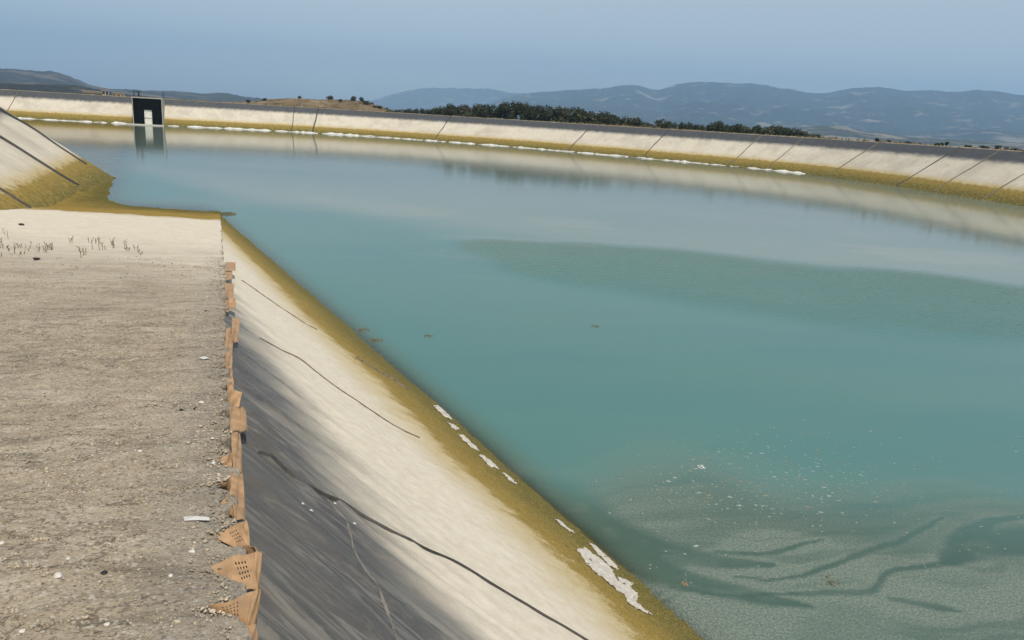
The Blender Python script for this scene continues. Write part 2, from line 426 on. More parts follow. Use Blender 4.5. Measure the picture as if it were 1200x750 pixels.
# --- the embankment round the basin
CREST = 4.7; MS = 1.4
wlp = [(-102, 136), (-85, 138.8), (-70, 142), (-52, 149.5), (-40, 152), (-27, 151), (-13, 146.5), (0, 140.3), (11, 132), (22.5, 123),
       (32, 114.5), (38.2, 105.5), (41.3, 95), (43.1, 84), (44.3, 76), (45.2, 69.7), (45.4, 60), (44, 45), (39, 25), (31, 8), (20, -6), (6, -14.5)]
def catmull(pts, step):
    pts = np.array(pts, float); out = []
    ext = np.vstack([2 * pts[0] - pts[1], pts, 2 * pts[-1] - pts[-2]])
    for i in range(1, len(ext) - 2):
        p0, p1, p2, p3 = ext[i - 1:i + 3]; L = np.linalg.norm(p2 - p1); n_ = max(2, int(L / step))
        for k in range(n_):
            s = k / n_
            out.append(.5 * ((2 * p1) + (-p0 + p2) * s + (2 * p0 - 5 * p1 + 4 * p2 - p3) * s * s + (-p0 + 3 * p1 - 3 * p2 + p3) * s ** 3))
    out.append(pts[-1]); return np.array(out)
far_wl = catmull(wlp, .6)
tg = np.gradient(far_wl, axis=0); tg /= np.linalg.norm(tg, axis=1)[:, None]
far_n = np.stack([-tg[:, 1], tg[:, 0]], 1)                 # outward (to the left of travel left->right round the far side)
for _ in range(25): far_n[1:-1] = (far_n[:-2] + far_n[1:-1] + far_n[2:]) / 3
far_n /= np.linalg.norm(far_n, axis=1)[:, None]
far_crest = far_wl + far_n * CREST * MS
# left bank: straight crest beside the ramp, then a rounded corner turning away to the left
wc = -12.6; tc = 52.8
lt = np.concatenate([np.arange(-14, 20, 1.0), np.arange(20, tc, .3)])
lb = tw2xy(lt, np.full_like(lt, wc)); lbn = np.repeat(-nW[None], len(lb), 0)
ang = np.linspace(0, radians(82), 50)
a0 = math.atan2(nW[1], nW[0])
K = tw2xy(np.float64(tc), np.float64(wc))
fan_n = -np.stack([np.cos(a0 + ang), np.sin(a0 + ang)], 1)
fan = K - fan_n * .5 + (-nW * .5)
d2 = np.array([-fan_n[-1][1], fan_n[-1][0]]); d2 = -d2 if d2 @ np.array([-1, 0]) < 0 else d2
s2 = np.arange(1, 46, 1.0)
lb2 = fan[-1] + s2[:, None] * d2; lb2n = np.repeat(fan_n[-1][None], len(lb2), 0)
hidden = catmull([lb2[-1] + d2 * 6, lb2[-1] + d2 * 14 + np.array([-4, 10]), (-112, 95), (-112, 122), far_crest[0] + np.array([-3, -4])], 1.5)
hg = np.gradient(hidden, axis=0); hg /= np.linalg.norm(hg, axis=1)[:, None]; hidn = np.stack([-hg[:, 1], hg[:, 0]], 1)
back = catmull([far_crest[-1] + np.array([-6, -2]), (-2, -25), tw2xy(np.float64(-17), np.float64(wc - 1))], 1.0)
bg = np.gradient(back, axis=0); bg /= np.linalg.norm(bg, axis=1)[:, None]; bkn = np.stack([-bg[:, 1], bg[:, 0]], 1)
loop = np.vstack([lb, fan, lb2, hidden, far_crest, back]); loopn = np.vstack([lbn, fan_n, lb2n, hidn, far_n, bkn])
for _ in range(2): 
    loopn = (np.roll(loopn, 1, 0) + loopn * 2 + np.roll(loopn, -1, 0)) / 4
loopn /= np.linalg.norm(loopn, axis=1)[:, None]
zs = np.concatenate([np.linspace(-2.5, 0, 5), np.linspace(.15, CREST - .12, 30), [CREST - .02]])
prof_off = np.concatenate([-(CREST - zs) * MS]); 
off = np.repeat(prof_off[None], len(loop), 0); Z = np.repeat(zs[None], len(loop), 0)
arc = np.concatenate([[0], np.cumsum(np.linalg.norm(np.diff(loop, axis=0), axis=1))])
Z = Z + (.05 * fbm(arc[:, None] * .25, zs[None] * .7, 4, 91) + .02 * fbm(arc[:, None] * 1.3, zs[None] * 2, 3, 93)) * (zs[None] < CREST - .05)
P = np.concatenate([loop[:, None] + loopn[:, None] * off[..., None], Z[..., None]], -1)
bank = gridmesh('embankment', P, MAT['far_liner'], flip=True, wrap=True); tag(bank, kind='structure')
# crest track, outer slope and the land beyond it, one sheet to the horizon
ctr = np.array([-25.0, 80.0])
offs = [-.02, .4, 1.2, 2.4, 3.6]; zz = [CREST - .018, CREST + .05, CREST + .04, CREST + .03, CREST - .06]
ringP = [np.concatenate([loop + loopn * a_, np.full((len(loop), 1), z_) + .07 * fbm(arc * .5, arc * 0 + a_ * 2, 3, 95)[:, None] * (a_ > .2)], 1) for a_, z_ in zip(offs, zz)]
crest = gridmesh('crest_track', np.stack(ringP, 1), MAT['crest'], flip=True, wrap=True); tag(crest, kind='structure')
rings = []
e0 = loop + loopn * 3.55
dirv = e0 - ctr; dirv /= np.linalg.norm(dirv, axis=1)[:, None]; rad0 = np.linalg.norm(e0 - ctr, axis=1)
def ground_z(x, y):
    r_ = np.hypot(x - ctr[0], y - ctr[1])
    return 1.6 + .5 * fbm(x * .02, y * .02, 3, 97) - 3 * sstep(300, 900, r_) + 4 * fbm(x * .002, y * .002, 3, 99) * sstep(300, 1200, r_) - 6 * sstep(900, 3000, r_)
rings.append(np.concatenate([e0, np.full((len(e0), 1), CREST - .08)], 1))
for k in (6, 9, 14, 22, 40, 70, 120, 200, 330, 520, 800, 1250, 2000, 3200, 5200, 8000, 11300):
    bl = min(1, k / 300)
    rr = (rad0 + k) * (1 - bl) + max(k, rad0.max() + 40 if k > 250 else k) * bl if k < 300 else np.full_like(rad0, k + 60.)
    xy = ctr + dirv * rr[:, None]
    z_ = ground_z(xy[:, 0], xy[:, 1])
    if k == 6: z_ = z_ + 1.2
    rings.append(np.concatenate([xy, z_[:, None]], 1))
grd = gridmesh('ground', np.stack(rings, 1), MAT['ground'], flip=True, wrap=True); tag(grd, kind='structure')

# ------------------------------------------------------------------ water
def axis(lo, hi, f0, f1, step, growth, cap):
    a = list(np.arange(f0, f1, step)); s = step
    while a[-1] < hi: s = min(s * growth, cap); a.append(a[-1] + s)
    b = []; s = step; x = f0
    while x > lo: s = min(s * growth, cap); x -= s; b.append(x)
    return np.array(b[::-1] + a)
gx = axis(-125, 60, .5, 10, .042, 1.05, 3.0); gy = axis(-20, 160, 6.2, 13, .042, 1.04, 3.0)
X, Y = np.meshgrid(gx, gy, indexing='ij')
T = X * uT[0] + Y * uT[1]; Wd = X * nW[0] + Y * nW[1]
dep = np.where(Wd > 0, -(3.3 - G * T - Wd / MSL), -ramp_z(T, Wd))
dl = (Wd - (wc + CREST * MS)) / MS
inl = (T < tc)
dep = np.minimum(dep, np.where(inl, np.maximum(dl, 0), 9))
dK = (np.hypot(X - K[0], Y - K[1]) - CREST * MS - .5) / MS
dep = np.minimum(dep, np.where(T >= tc, dK, 9))
fw = far_wl[::3]
df = np.full(X.shape, 9.0)
for i in range(0, X.shape[0], 40):
    d_ = np.sqrt((X[i:i + 40, :, None] - fw[:, 0]) ** 2 + (Y[i:i + 40, :, None] - fw[:, 1]) ** 2).min(-1); df[i:i + 40] = d_ / MS
dep = np.clip(np.minimum(dep, df), 0, 9)
# scum film: swirls near the camera corner, laid out on the water from where the photograph shows them
def polyd(pts, wid):
    """1 inside a tapering streak whose centre line passes the given photo points (on the water plane)"""
    pt = np.array([atz(a_, b_, 0)[:2] for a_, b_ in pts]); best = np.zeros_like(X)
    pt = catmull(pt, .022); wd = np.interp(np.linspace(0, 1, len(pt)), np.linspace(0, 1, len(wid)), wid)
    reg = (X > -2) & (X < 16) & (Y > 4) & (Y < 18)
    xs, ys = X[reg], Y[reg]
    xs = xs + .10 * fbm(xs * 1.3, ys * 1.3, 5, 111, .6); ys = ys + .10 * fbm(xs * 1.3, ys * 1.3, 5, 113, .6)
    b = np.zeros_like(xs)
    for p_, w_ in zip(pt, wd): b = np.maximum(b, sstep(1.4, .6, np.hypot(xs - p_[0], ys - p_[1]) / w_))
    best[reg] = b; return best
wx = X + 1.3 * fbm(X * .35, Y * .35, 3, 101); wy = Y + 1.0 * fbm(X * .35, Y * .35, 3, 103)
def pxl(P0, P1):           # signed distance to the line through two photo points (positive = towards the camera)
    a_ = atz(*P0)[:2]; b_ = atz(*P1)[:2]; d_ = (b_ - a_) / np.linalg.norm(b_ - a_)
    return (wx - a_[0]) * d_[1] - (wy - a_[1]) * d_[0]
s_ = pxl((690, 545), (1200, 570))
fl = fbm(wx * .40 + wy * .22, wy * 2.4 - wx * .5, 5, 105, .55)
scum = sstep(-1.6, 3.0, s_) * (.55 + .55 * sstep(-.35, .40, fl)) + .30 * sstep(1.2, 3.4, s_)
dx_, dy_ = X + .35 * fbm(X * .8, Y * .8, 3, 109), Y + .35 * fbm(X * .8, Y * .8, 3, 110)
thin = fbm(dx_ * .45 - dy_ * .1, dy_ * 4.2 - dx_ * .7, 4, 107, .6)          # fine combed streaks in the film
scum = scum * (1 - .45 * sstep(.05, .40, thin) * sstep(-.5, 1.2, s_))
for pts, wid in [([(640, 580), (700, 618), (770, 645), (830, 655), (900, 660)], (.62, .52, .38, .20, .05)),
                 ([(690, 636), (745, 660), (800, 680), (870, 697), (950, 712)], (.40, .28, .22, .15, .04)),
                 ([(790, 690), (850, 700), (903, 697), (967, 696), (1013, 693), (1030, 687), (1041, 672), (1067, 665), (1100, 660), (1133, 650)], (.03, .035, .03, .04, .06, .05, .045, .05, .07, .10)),
                 ([(1110, 655), (1140, 642), (1170, 636), (1215, 632)], (.12, .28, .34, .34)),
                 ([(1120, 640), (1140, 622), (1167, 611), (1215, 603)], (.10, .12, .07, .04)),
                 ([(860, 676), (910, 679), (960, 664), (1013, 648), (1060, 631), (1110, 607)], (.02, .04, .05, .05, .05, .02)),
                 ([(833, 644), (877, 647), (917, 643), (960, 630)], (.03, .05, .045, .02)),
                 ([(1045, 700), (1075, 706), (1105, 712), (1125, 718)], (.04, .06, .07, .03))]:
    core = polyd(pts, wid); halo = polyd(pts, tuple(q_ * 1.9 + .05 for q_ in wid))
    brk = .80 + .20 * sstep(-.45, .15, fbm(X * 2.1, Y * 3.0, 3, 117))
    scum = np.minimum(scum + .16 * halo * (scum > .15) * sstep(.3, 1.6, s_), 1.15) * (1 - .9 * core * brk)
scum = np.clip(scum, 0, 1.15) * sstep(0, .25, dep + .15) * (Y < 22)
wdp = [atz(*p_)[:2] for p_ in [(620, 290), (800, 315), (1000, 345), (1210, 368)]]
wl_ = catmull(np.array(wdp), .5); wind = np.zeros_like(X)
wcx = X + 2.5 * fbm(X * .12, Y * .12, 3, 121); wcy = Y + 2.5 * fbm(X * .12, Y * .12, 3, 123)
for p_, w_ in zip(wl_, np.interp(np.linspace(0, 1, len(wl_)), [0, .3, .7, 1], [1.6, 3.9, 4.8, 5.2])):
    wind = np.maximum(wind, sstep(1.15, .7, np.hypot((wcx - p_[0]) * .6, wcy - p_[1]) / w_))

clear = sstep(-.2, 2.0, s_) * (Y < 22)
# far-half sky reflection put into the water colour; the wind-ruffled patch cuts into it
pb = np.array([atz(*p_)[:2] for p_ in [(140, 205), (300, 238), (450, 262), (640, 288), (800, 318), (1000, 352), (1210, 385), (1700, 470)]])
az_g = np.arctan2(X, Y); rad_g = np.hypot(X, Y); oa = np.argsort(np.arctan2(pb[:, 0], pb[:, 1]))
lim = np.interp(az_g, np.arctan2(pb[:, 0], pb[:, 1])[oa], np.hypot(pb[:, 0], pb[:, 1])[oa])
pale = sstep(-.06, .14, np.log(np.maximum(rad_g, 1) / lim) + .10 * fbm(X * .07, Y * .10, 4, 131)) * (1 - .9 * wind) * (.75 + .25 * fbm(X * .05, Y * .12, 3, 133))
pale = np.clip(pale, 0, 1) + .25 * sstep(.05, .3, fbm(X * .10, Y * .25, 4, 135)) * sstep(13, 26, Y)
m = NT('reservoir_water'); v = m.coord()
dp = m.attr('depth'); sc = m.attr('scum'); wn = m.attr('wind')
big = m.noise(m.scale(v, (.6, 1, 1)), .06, 4, .55, .6)
body = m.mix(m.mr(big, .35, .68), (.062, .165, .160), (.088, .186, .160))
body = m.mix(m.math('MULTIPLY', m.attr('pale'), .9), body, (.235, .265, .215))  # paler tone paints the sky's reflection on the far water
body = m.mix(m.math('MULTIPLY', wn, .75), body, (.045, .150, .122))  # weaker reflection of the ruffled patch put into the body colour
body = m.mix(m.math('MULTIPLY', m.attr('clear'), .8), body, (.042, .072, .052))
body = m.mix(m.mr(dp, .02, .45, .6, 0), body, (.085, .125, .075))
dif = m.n('ShaderNodeBsdfDiffuse'); m._in(dif.inputs['Color'], body)
tr = m.n('ShaderNodeBsdfTransparent'); m._in(tr.inputs['Color'], (.80, .85, .72))
opac = m.math('SUBTRACT', 1, m.math('POWER', 2.718, m.math('MULTIPLY', dp, -11.0)))
mx = m.n('ShaderNodeMixShader'); m._in(mx.inputs[0], opac); m._in(mx.inputs[1], tr.outputs[0]); m._in(mx.inputs[2], dif.outputs[0])
r1 = m.noise(m.scale(v, (1, 1.6, 1)), 3.2, 3, .55); r2 = m.noise(v, 14, 2, .5)
hh = m.math('ADD', m.math('MULTIPLY', r1, m.math('ADD', m.math('MULTIPLY', wn, 1.3), .10)), m.math('MULTIPLY', r2, m.math('ADD', m.math('MULTIPLY', wn, .35), .02)))
nrm = m.bump(hh, .6, .035)
gl = m.n('ShaderNodeBsdfGlossy'); gl.inputs['Roughness'].default_value = .04; m._in(gl.inputs['Normal'], nrm)
fr = m.n('ShaderNodeFresnel'); fr.inputs['IOR'].default_value = 1.33; m._in(fr.inputs['Normal'], nrm)
mw = m.n('ShaderNodeMixShader'); m._in(mw.inputs[0], fr.outputs[0]); m._in(mw.inputs[1], mx.outputs[0]); m._in(mw.inputs[2], gl.outputs[0])
spk = m.noise(v, 34, 6, .8); sp2 = m.noise(m.scale(v, (1, 1.8, 1)), 5, 5, .7, .8)
thr = m.math('ADD', m.math('MULTIPLY', spk, .85), m.math('MULTIPLY', sp2, .15))
fac = m.math('MULTIPLY', sc, m.mr(thr, .40, .60, .42, 1))
fac = m.math('MULTIPLY', fac, .85)
scol = m.mix(m.mr(spk, .40, .65), (.135, .168, .138), (.208, .230, .182))
sd = m.bsdf(scol, .6, m.bump(spk, .3, .01), .4)
ms = m.n('ShaderNodeMixShader'); m._in(ms.inputs[0], fac); m._in(ms.inputs[1], mw.outputs[0]); m._in(ms.inputs[2], sd)
MAT['water'] = m.done(ms.outputs[0])
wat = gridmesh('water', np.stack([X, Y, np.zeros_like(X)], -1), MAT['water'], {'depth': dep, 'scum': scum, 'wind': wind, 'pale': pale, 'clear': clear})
tag(wat, kind='structure')
if wat.data.polygons[0].normal.z < 0: wat.data.flip_normals()
# pond bed, silty, so that the water has a floor
bed = mesh('reservoir_bed', [(-130, -25, -2.4), (70, -25, -2.4), (70, 165, -2.4), (-130, 165, -2.4)], [(0, 1, 2, 3)], MAT['ground'])
tag(bed, kind='structure')

# ------------------------------------------------------------------ distant land
def range_mesh(name, sky, R0, R1, Rridge, mat, amp, seed, nx=420, nr=70, base=-15, gull=.6):
    """heightfield in polar coordinates round the basin whose ridge line has the photographed skyline"""
    ax = np.array([azel(a_, b_) for a_, b_ in sky]); az = np.linspace(ax[0, 0], ax[-1, 0], nx)
    el = np.interp(az, ax[:, 0], ax[:, 1])
    k = 5; el = np.convolve(np.pad(el, k // 2, mode='edge'), np.ones(k) / k, 'valid')
    el = el + .0011 * fbm(az * 110, az * 0, 5, seed + 1, .75); ridge = el * Rridge + EYE
    rr = np.linspace(R0, R1, nr)
    s = np.where(rr < Rridge, (rr - R0) / (Rridge - R0), (R1 - rr) / (R1 - Rridge))
    shp = np.clip(s, 0, 1) ** 1.1
    A_, S_ = np.meshgrid(az, rr, indexing='ij')
    x = S_ * np.sin(A_); y = S_ * np.cos(A_)
    h = ridge[:, None] - base
    sc = 1.0 / (.55 * (R1 - R0))
    spur = ridged(A_ * Rridge * sc * 3.2 + .6 * fbm(S_ * sc * 3, A_ * 20, 3, seed), S_ * sc * .9, 4, seed + 3)
    mid = np.sin(pi * np.clip(shp, 0, 1))[None]
    z = base + h * shp[None] * (1 - gull * mid * (1 - spur)) + amp * fbm(x * sc * 8, y * sc * 8, 5, seed + 9) * np.clip(h / h.max(), .1, 1) * (.25 + mid)
    z = np.minimum(z, EYE + S_ * el[:, None] * np.where(S_ < Rridge, 1.0, 1.0) + .002 * S_ * 0)
    fade = np.minimum(1, np.minimum(np.arange(nx), np.arange(nx)[::-1]) / 14.)[:, None]
    z = base - 12 + (z - base + 12) * fade
    o = gridmesh(name, np.stack([x, y, z], -1), mat, flip=False); tag(o, kind='structure')
    if o.data.polygons[0].normal.z < 0: o.data.flip_normals()
    return o
main_sky = [(560, 125), (590, 114), (620, 109), (650, 106), (682, 104.5), (712, 102.5), (730, 99.5), (744, 99), (760, 103.5), (772, 105), (790, 100), (806, 96.5), (822, 95.5), (850, 97.5), (885, 97),
            (910, 101), (928, 103.5), (950, 107), (966, 108.5), (985, 104), (1005, 101.5), (1030, 100.5), (1050, 102.5), (1075, 105), (1100, 104.5), (1122, 106), (1145, 103), (1165, 104), (1200, 111),
            (1300, 120), (1450, 128), (1650, 150), (1900, 190)]
range_mesh('mountain', main_sky, 3600, 9000, 6800, MAT['mountain'], 60, 201, 700, 90)
range_mesh('mountain', [(400, 130), (430, 119), (450, 113), (468, 108), (490, 103.5), (508, 101), (520, 103.5), (545, 102.5), (575, 104), (600, 108), (640, 110), (700, 118), (760, 135)], 7600, 11000, 9600, MAT['mountain'], 50, 231, 260, 50)
range_mesh('hill', [(-900, 60), (-500, 45), (-260, 55), (-120, 70), (-40, 77), (0, 79.5), (20, 80.5), (45, 82), (60, 82), (75, 86), (90, 93), (105, 99), (122, 103), (150, 104.5), (180, 106), (215, 107), (240, 109.5), (262, 108.5), (285, 113), (330, 118), (380, 128)],
           1700, 4200, 3000, MAT['hill_left'], 14, 251, 500, 70)
range_mesh('hill', [(-700, 70), (-300, 80), (-60, 93), (0, 96), (40, 97), (80, 99), (110, 104), (150, 110), (200, 116)], 800, 1700, 1250, MAT['hill_left'], 6, 261, 300, 50, -6)
range_mesh('hill', [(760, 150), (830, 149), (880, 150), (930, 152), (955, 147.5), (985, 148), (1015, 154), (1060, 160), (1110, 163), (1160, 166), (1200, 168), (1300, 174), (1400, 186)], 1800, 3500, 2700, MAT['foothill'], 9, 271, 400, 50, -10, .2)
knoll = range_mesh('knoll', [(255, 121), (270, 118.5), (285, 118.5), (300, 117.8), (320, 116), (345, 115), (370, 116.5), (395, 116.5), (415, 117.5), (430, 119.5), (445, 123), (462, 130), (480, 134)], 225, 420, 310, MAT['knoll'], 2.6, 281, 300, 50, 1.2, .25)

# ------------------------------------------------------------------ intake structure on the far bank
wi = atz(176, 146, 0); j = np.argmin(np.hypot(far_wl[:, 0] - wi[0], far_wl[:, 1] - wi[1]))
nv = far_n[j]; ang_i = math.atan2(nv[1], nv[0]) - pi / 2           # local +Y points into the bank
wi = np.array([*(far_wl[j] - nv * .9), 0.0])
intake = empty('intake_tower', (wi[0], wi[1], 0), ang_i)
tag(intake, 'black-lined concrete intake box with pale gate slot built into the far bank', 'intake')
def box(bm, x0, x1, y0, y1, z0, z1, top=1.0):
    vs = [bm.verts.new(p_) for p_ in [(x0, y0, z0), (x1, y0, z0), (x1, y1, z0), (x0, y1, z0), (x0 * top, y0, z1), (x1 * top, y0, z1), (x1 * top, y1, z1), (x0 * top, y1, z1)]]
    for f_ in [(3, 2, 1, 0), (4, 5, 6, 7), (0, 1, 5, 4), (1, 2, 6, 5), (2, 3, 7, 6), (3, 0, 4, 7)]: bm.faces.new([vs[i_] for i_ in f_])
def part(name, boxes, mat, parent, bev=.03):
    bm = bmesh.new()
    for b_ in boxes: box(bm, *b_)
    if bev: bmesh.ops.bevel(bm, geom=list(bm.edges), offset=bev, segments=1, affect='EDGES')
    me = bpy.data.meshes.new(name); bm.to_mesh(me); bm.free(); me.materials.append(mat); return link(name, me, parent)
hI = 4.75
part('side_pier', [(-2.30, -.62, -.1, 2.6, -1.5, hI - 2.05)], MAT['bitumen'], intake)
part('side_pier', [(.70, 2.30, -.1, 2.6, -1.5, hI - 2.05)], MAT['bitumen'], intake)
part('lintel', [(-2.295, 2.295, -.06, 2.62, hI - 2.05, hI - .12)], MAT['bitumen'], intake)
gate = part('gate_plate', [(-.60, .66, .12, .27, -1.2, hI - 2.06)], MAT['pale_plate'], intake)
part('gate_rib', [(-.60, .66, .06, .12, 1.2, 1.32)], MAT['concrete'], gate, .01)
part('wing_wall', [(-2.48, -2.33, -.3, 6.2, -1.5, hI)], MAT['concrete'], intake)
part('wing_wall', [(2.33, 2.48, -.3, 6.2, -1.5, hI)], MAT['concrete'], intake)
part('deck_slab', [(-2.55, 2.55, -.2, 6.4, hI - .117, hI + .06)], MAT['concrete'], intake)
part('sill', [(-3.6, 2.6, -1.3, -.12, -.4, .16)], MAT['crust'], intake, .05)
# valve wheel on its column
bm = bmesh.new()
bmesh.ops.create_cone(bm, cap_ends=True, segments=10, radius1=.16, radius2=.12, depth=.9, matrix=Matrix.Translation((-1.35, .5, hI + .6)))
vw = link('valve_column', bpy.data.meshes.new('valve_column'), intake); bm.to_mesh(vw.data); bm.free(); vw.data.materials.append(MAT['iron'])
bm = bmesh.new(); NR = 16
for a_ in range(NR):
    for b_ in range(6):
        r_ = .42 + .09 * cos(b_ * pi / 3); bm.verts.new((-1.35 + r_ * cos(a_ * 2 * pi / NR), .5 + r_ * sin(a_ * 2 * pi / NR), hI + 1.0 + .09 * sin(b_ * pi / 3)))
bm.verts.ensure_lookup_table()
for a_ in range(NR):
    for b_ in range(6): bm.faces.new([bm.verts[(a_ % NR) * 6 + b_], bm.verts[((a_ + 1) % NR) * 6 + b_], bm.verts[((a_ + 1) % NR) * 6 + (b_ + 1) % 6], bm.verts[(a_ % NR) * 6 + (b_ + 1) % 6]])
for s_ in range(3):
    mt = Matrix.Translation((-1.35, .5, hI + 1.0)) @ Matrix.Rotation(s_ * pi / 3, 4, 'Z') @ Matrix.Rotation(pi / 2, 4, 'Y')
    bmesh.ops.create_cone(bm, cap_ends=True, segments=6, radius1=.04, radius2=.04, depth=.8, matrix=mt)
vh = link('hand_wheel', bpy.data.meshes.new('hand_wheel'), intake); bm.to_mesh(vh.data); bm.free(); vh.data.materials.append(MAT['iron'])
for sx in (-2.45, 2.45):
    bm = bmesh.new()
    bmesh.ops.create_cone(bm, cap_ends=True, segments=8, radius1=.05, radius2=.05, depth=1.1, matrix=Matrix.Translation((sx, 3.0, hI + .6)))
    bmesh.ops.create_cone(bm, cap_ends=True, segments=8, radius1=.05, radius2=.05, depth=1.1, matrix=Matrix.Translation((sx, 5.4, hI + .6)))
    bmesh.ops.create_cone(bm, cap_ends=True, segments=8, radius1=.04, radius2=.04, depth=2.4, matrix=Matrix.Translation((sx, 4.2, hI + 1.15)) @ Matrix.Rotation(pi / 2, 4, 'X'))
    rl = link('railing', bpy.data.meshes.new('railing'), intake); bm.to_mesh(rl.data); bm.free(); rl.data.materials.append(MAT['iron'])

# ------------------------------------------------------------------ seams in the liner (raised welded strips)
def ribbon(name, pts, nrm, wid, thick, mat, parent):
    """raised strip with a rounded section along pts; wid may be a list"""
    pts = np.array(pts); tg_ = np.gradient(pts, axis=0); tg_ /= np.linalg.norm(tg_, axis=1)[:, None]
    side = np.cross(tg_, nrm); side /= np.linalg.norm(side, axis=1)[:, None]
    wd = np.interp(np.linspace(0, 1, len(pts)), np.linspace(0, 1, len(np.atleast_1d(wid))), np.atleast_1d(wid))[:, None]
    nn = np.asarray(nrm)
    rows_ = [pts - side * wd - nn * .03, pts - side * wd * .6 + nn * thick * .8, pts + nn * thick, pts + side * wd * .6 + nn * thick * .8, pts + side * wd - nn * .03]
    o = gridmesh(name, np.stack(rows_, 1), mat, parent=parent); return o
nslope = np.array([*(nW / MSL + G * uT), 1.0]); nslope /= np.linalg.norm(nslope)
def near_seam(px, wid, thick, mat):
    tw = np.array([slope_hit(a_, b_) for a_, b_ in px]); tw = catmull(tw, .05)
    pts = np.array([slope_pt(t_, w_, .010) for t_, w_ in tw]); k = 5
    if len(pts) > 20:
        for _ in range(3): pts[1:-1, 2] = (pts[:-2, 2] + pts[1:-1, 2] * 2 + pts[2:, 2]) / 4
    ribbon('seam', pts, nslope, wid, thick, mat, near_slope)
near_seam([(283, 329), (300, 340), (330, 361), (359, 380), (372, 387)], (.002, .005, .0045, .002), .008, MAT['seam_silt'])
near_seam([(304, 398), (330, 411), (352, 422), (372, 437), (400, 457), (430, 477), (462, 498), (492, 513)], (.0025, .005, .0045, .0035, .002), .008, MAT['seam_silt'])
near_seam([(303, 533), (318, 541), (335, 556), (352, 570), (372, 580), (400, 591), (440, 613), (480, 636), (540, 664), (600, 700), (650, 730), (705, 764)], (.001, .007, .009, .005, .003, .0025, .0025, .002, .002), .010, MAT['seam'])
near_seam([(417, 420), (440, 434), (460, 446), (478, 458)], (.004, .012, .004), .02, MAT['seam_silt'])
near_seam([(384, 588), (398, 606), (410, 625), (416, 650), (428, 672), (440, 690), (452, 712), (462, 740), (470, 765)], (.0006, .0016, .0016, .0006), .003, MAT['dust'])
# far bank: seams from the crest down to the water
def bank_pt(i, z, side=0.0):
    return np.array([*(loop[i] - loopn[i] * (CREST - z) * MS), z])
L0 = len(lb) + len(fan) + len(lb2) + len(hidden)
def far_seam(x, y, wid=.17, lean=0.0, z0=.1, mat='seam_silt'):
    az_ = np.arctan2(far_crest[:, 0], far_crest[:, 1]); i = np.argmin(np.abs(az_ - azel(x, y)[0])) + L0
    n3 = np.array([*(-loopn[i] / MS), 1.0]); n3 /= np.linalg.norm(n3)
    tg2 = np.array([loopn[i][1], -loopn[i][0]])
    pts = []
    for k, z_ in enumerate(np.linspace(CREST, z0, 24)):
        p_ = bank_pt(i, z_); p_[:2] += tg2 * (lean * (CREST - z_) + .04 * math.sin(k * .5 + x) ); pts.append(p_)
    ribbon('seam', pts, n3, wid, .09, MAT[mat], bank)
for x, wd, ln in [(22, .12, 0), (346, .16, .02), (373, .30, 0), (530, .18, -.05), (694, .16, -.1), (783, .16, -.15), (893, .15, -.2), (944, .12, -.2), (1030, .15, -.2), (1125, .16, -.1), (1172, .13, -.1), (1240, .14, -.1), (1330, .14, 0)]:
    far_seam(x, 105 + .061 * x, wd * .5, ln, mat='seam' if wd > .15 else 'seam_silt')
# left bank: thick dark seams running down to the algae
def left_seam(px, wid, thick):
    pts = []
    for a_, b_ in px:
        d = ray(a_, b_); n3 = np.array([*nW, MS]); k = ((np.array([*tw2xy(np.float64(0), np.float64(wc)), CREST]) - cC) @ n3) / (d @ n3)
        pts.append(cC + k * d)
    pts = catmull(np.array(pts), .2); n3 = n3 / np.linalg.norm(n3)
    ribbon('seam', pts, n3, wid, thick, MAT['seam'], bank)
left_seam([(-120, 62), (-40, 107), (0, 129), (40, 152), (70, 173), (101, 193)], (.10, .10, .08, .04), .10)
left_seam([(-140, 80), (-60, 127), (0, 161), (40, 186), (70, 205), (92, 218)], (.12, .10, .09, .05), .10)
left_seam([(-140, 140), (-60, 188), (0, 222), (22, 236), (37, 245)], (.09, .08, .06, .04), .08)

# ------------------------------------------------------------------ dried foam along the far water line, crusts on the near one
def foam_strip(px0, px1, seed, hgt):
    """lumpy ribbon of foam stranded on the slope at the water's edge between two photo columns"""
    a_ = atz(px0, 134 + .06 * px0, 0); b_ = atz(px1, 134 + .06 * px1, 0)
    az = np.arctan2(far_wl[:, 0], far_wl[:, 1]); i0 = np.argmin(np.abs(az - azel(px0, 150)[0])); i1 = np.argmin(np.abs(az - azel(px1, 150)[0]))
    ii = np.arange(i0, max(i1, i0 + 3) + 1); p_ = far_wl[ii]; n_ = far_n[ii]; s = np.arange(len(ii)) * .6
    h = hgt * (.55 + .9 * fbm(s * .5 + seed * 9, s * 0, 5, 301, .8)) * np.clip(np.minimum(np.arange(len(ii)), np.arange(len(ii))[::-1]) / 1.5 + .25, .2, 1); h = np.maximum(h, .05)
    V = np.stack([np.concatenate([p_ - n_ * (.45 + .25 * h[:, None]), 0 * h[:, None] + .012], 1), np.concatenate([p_ - n_ * .38, h[:, None] * .55], 1),
                  np.concatenate([p_ - n_ * .05, h[:, None]], 1), np.concatenate([p_ + n_ * .45, h[:, None] * 1.15 + .06], 1), np.concatenate([p_ + n_ * (.75 + .2 * h[:, None]), h[:, None] * .6 + .30], 1)], 1)
    V[:, 1:-1, :] += rng.normal(0, 1, V[:, 1:-1, :].shape) * np.array([.10, .10, .035]); V[..., 2] = np.maximum(V[..., 2], .01)
    return V
fv = []; x = 18.0; k = 0
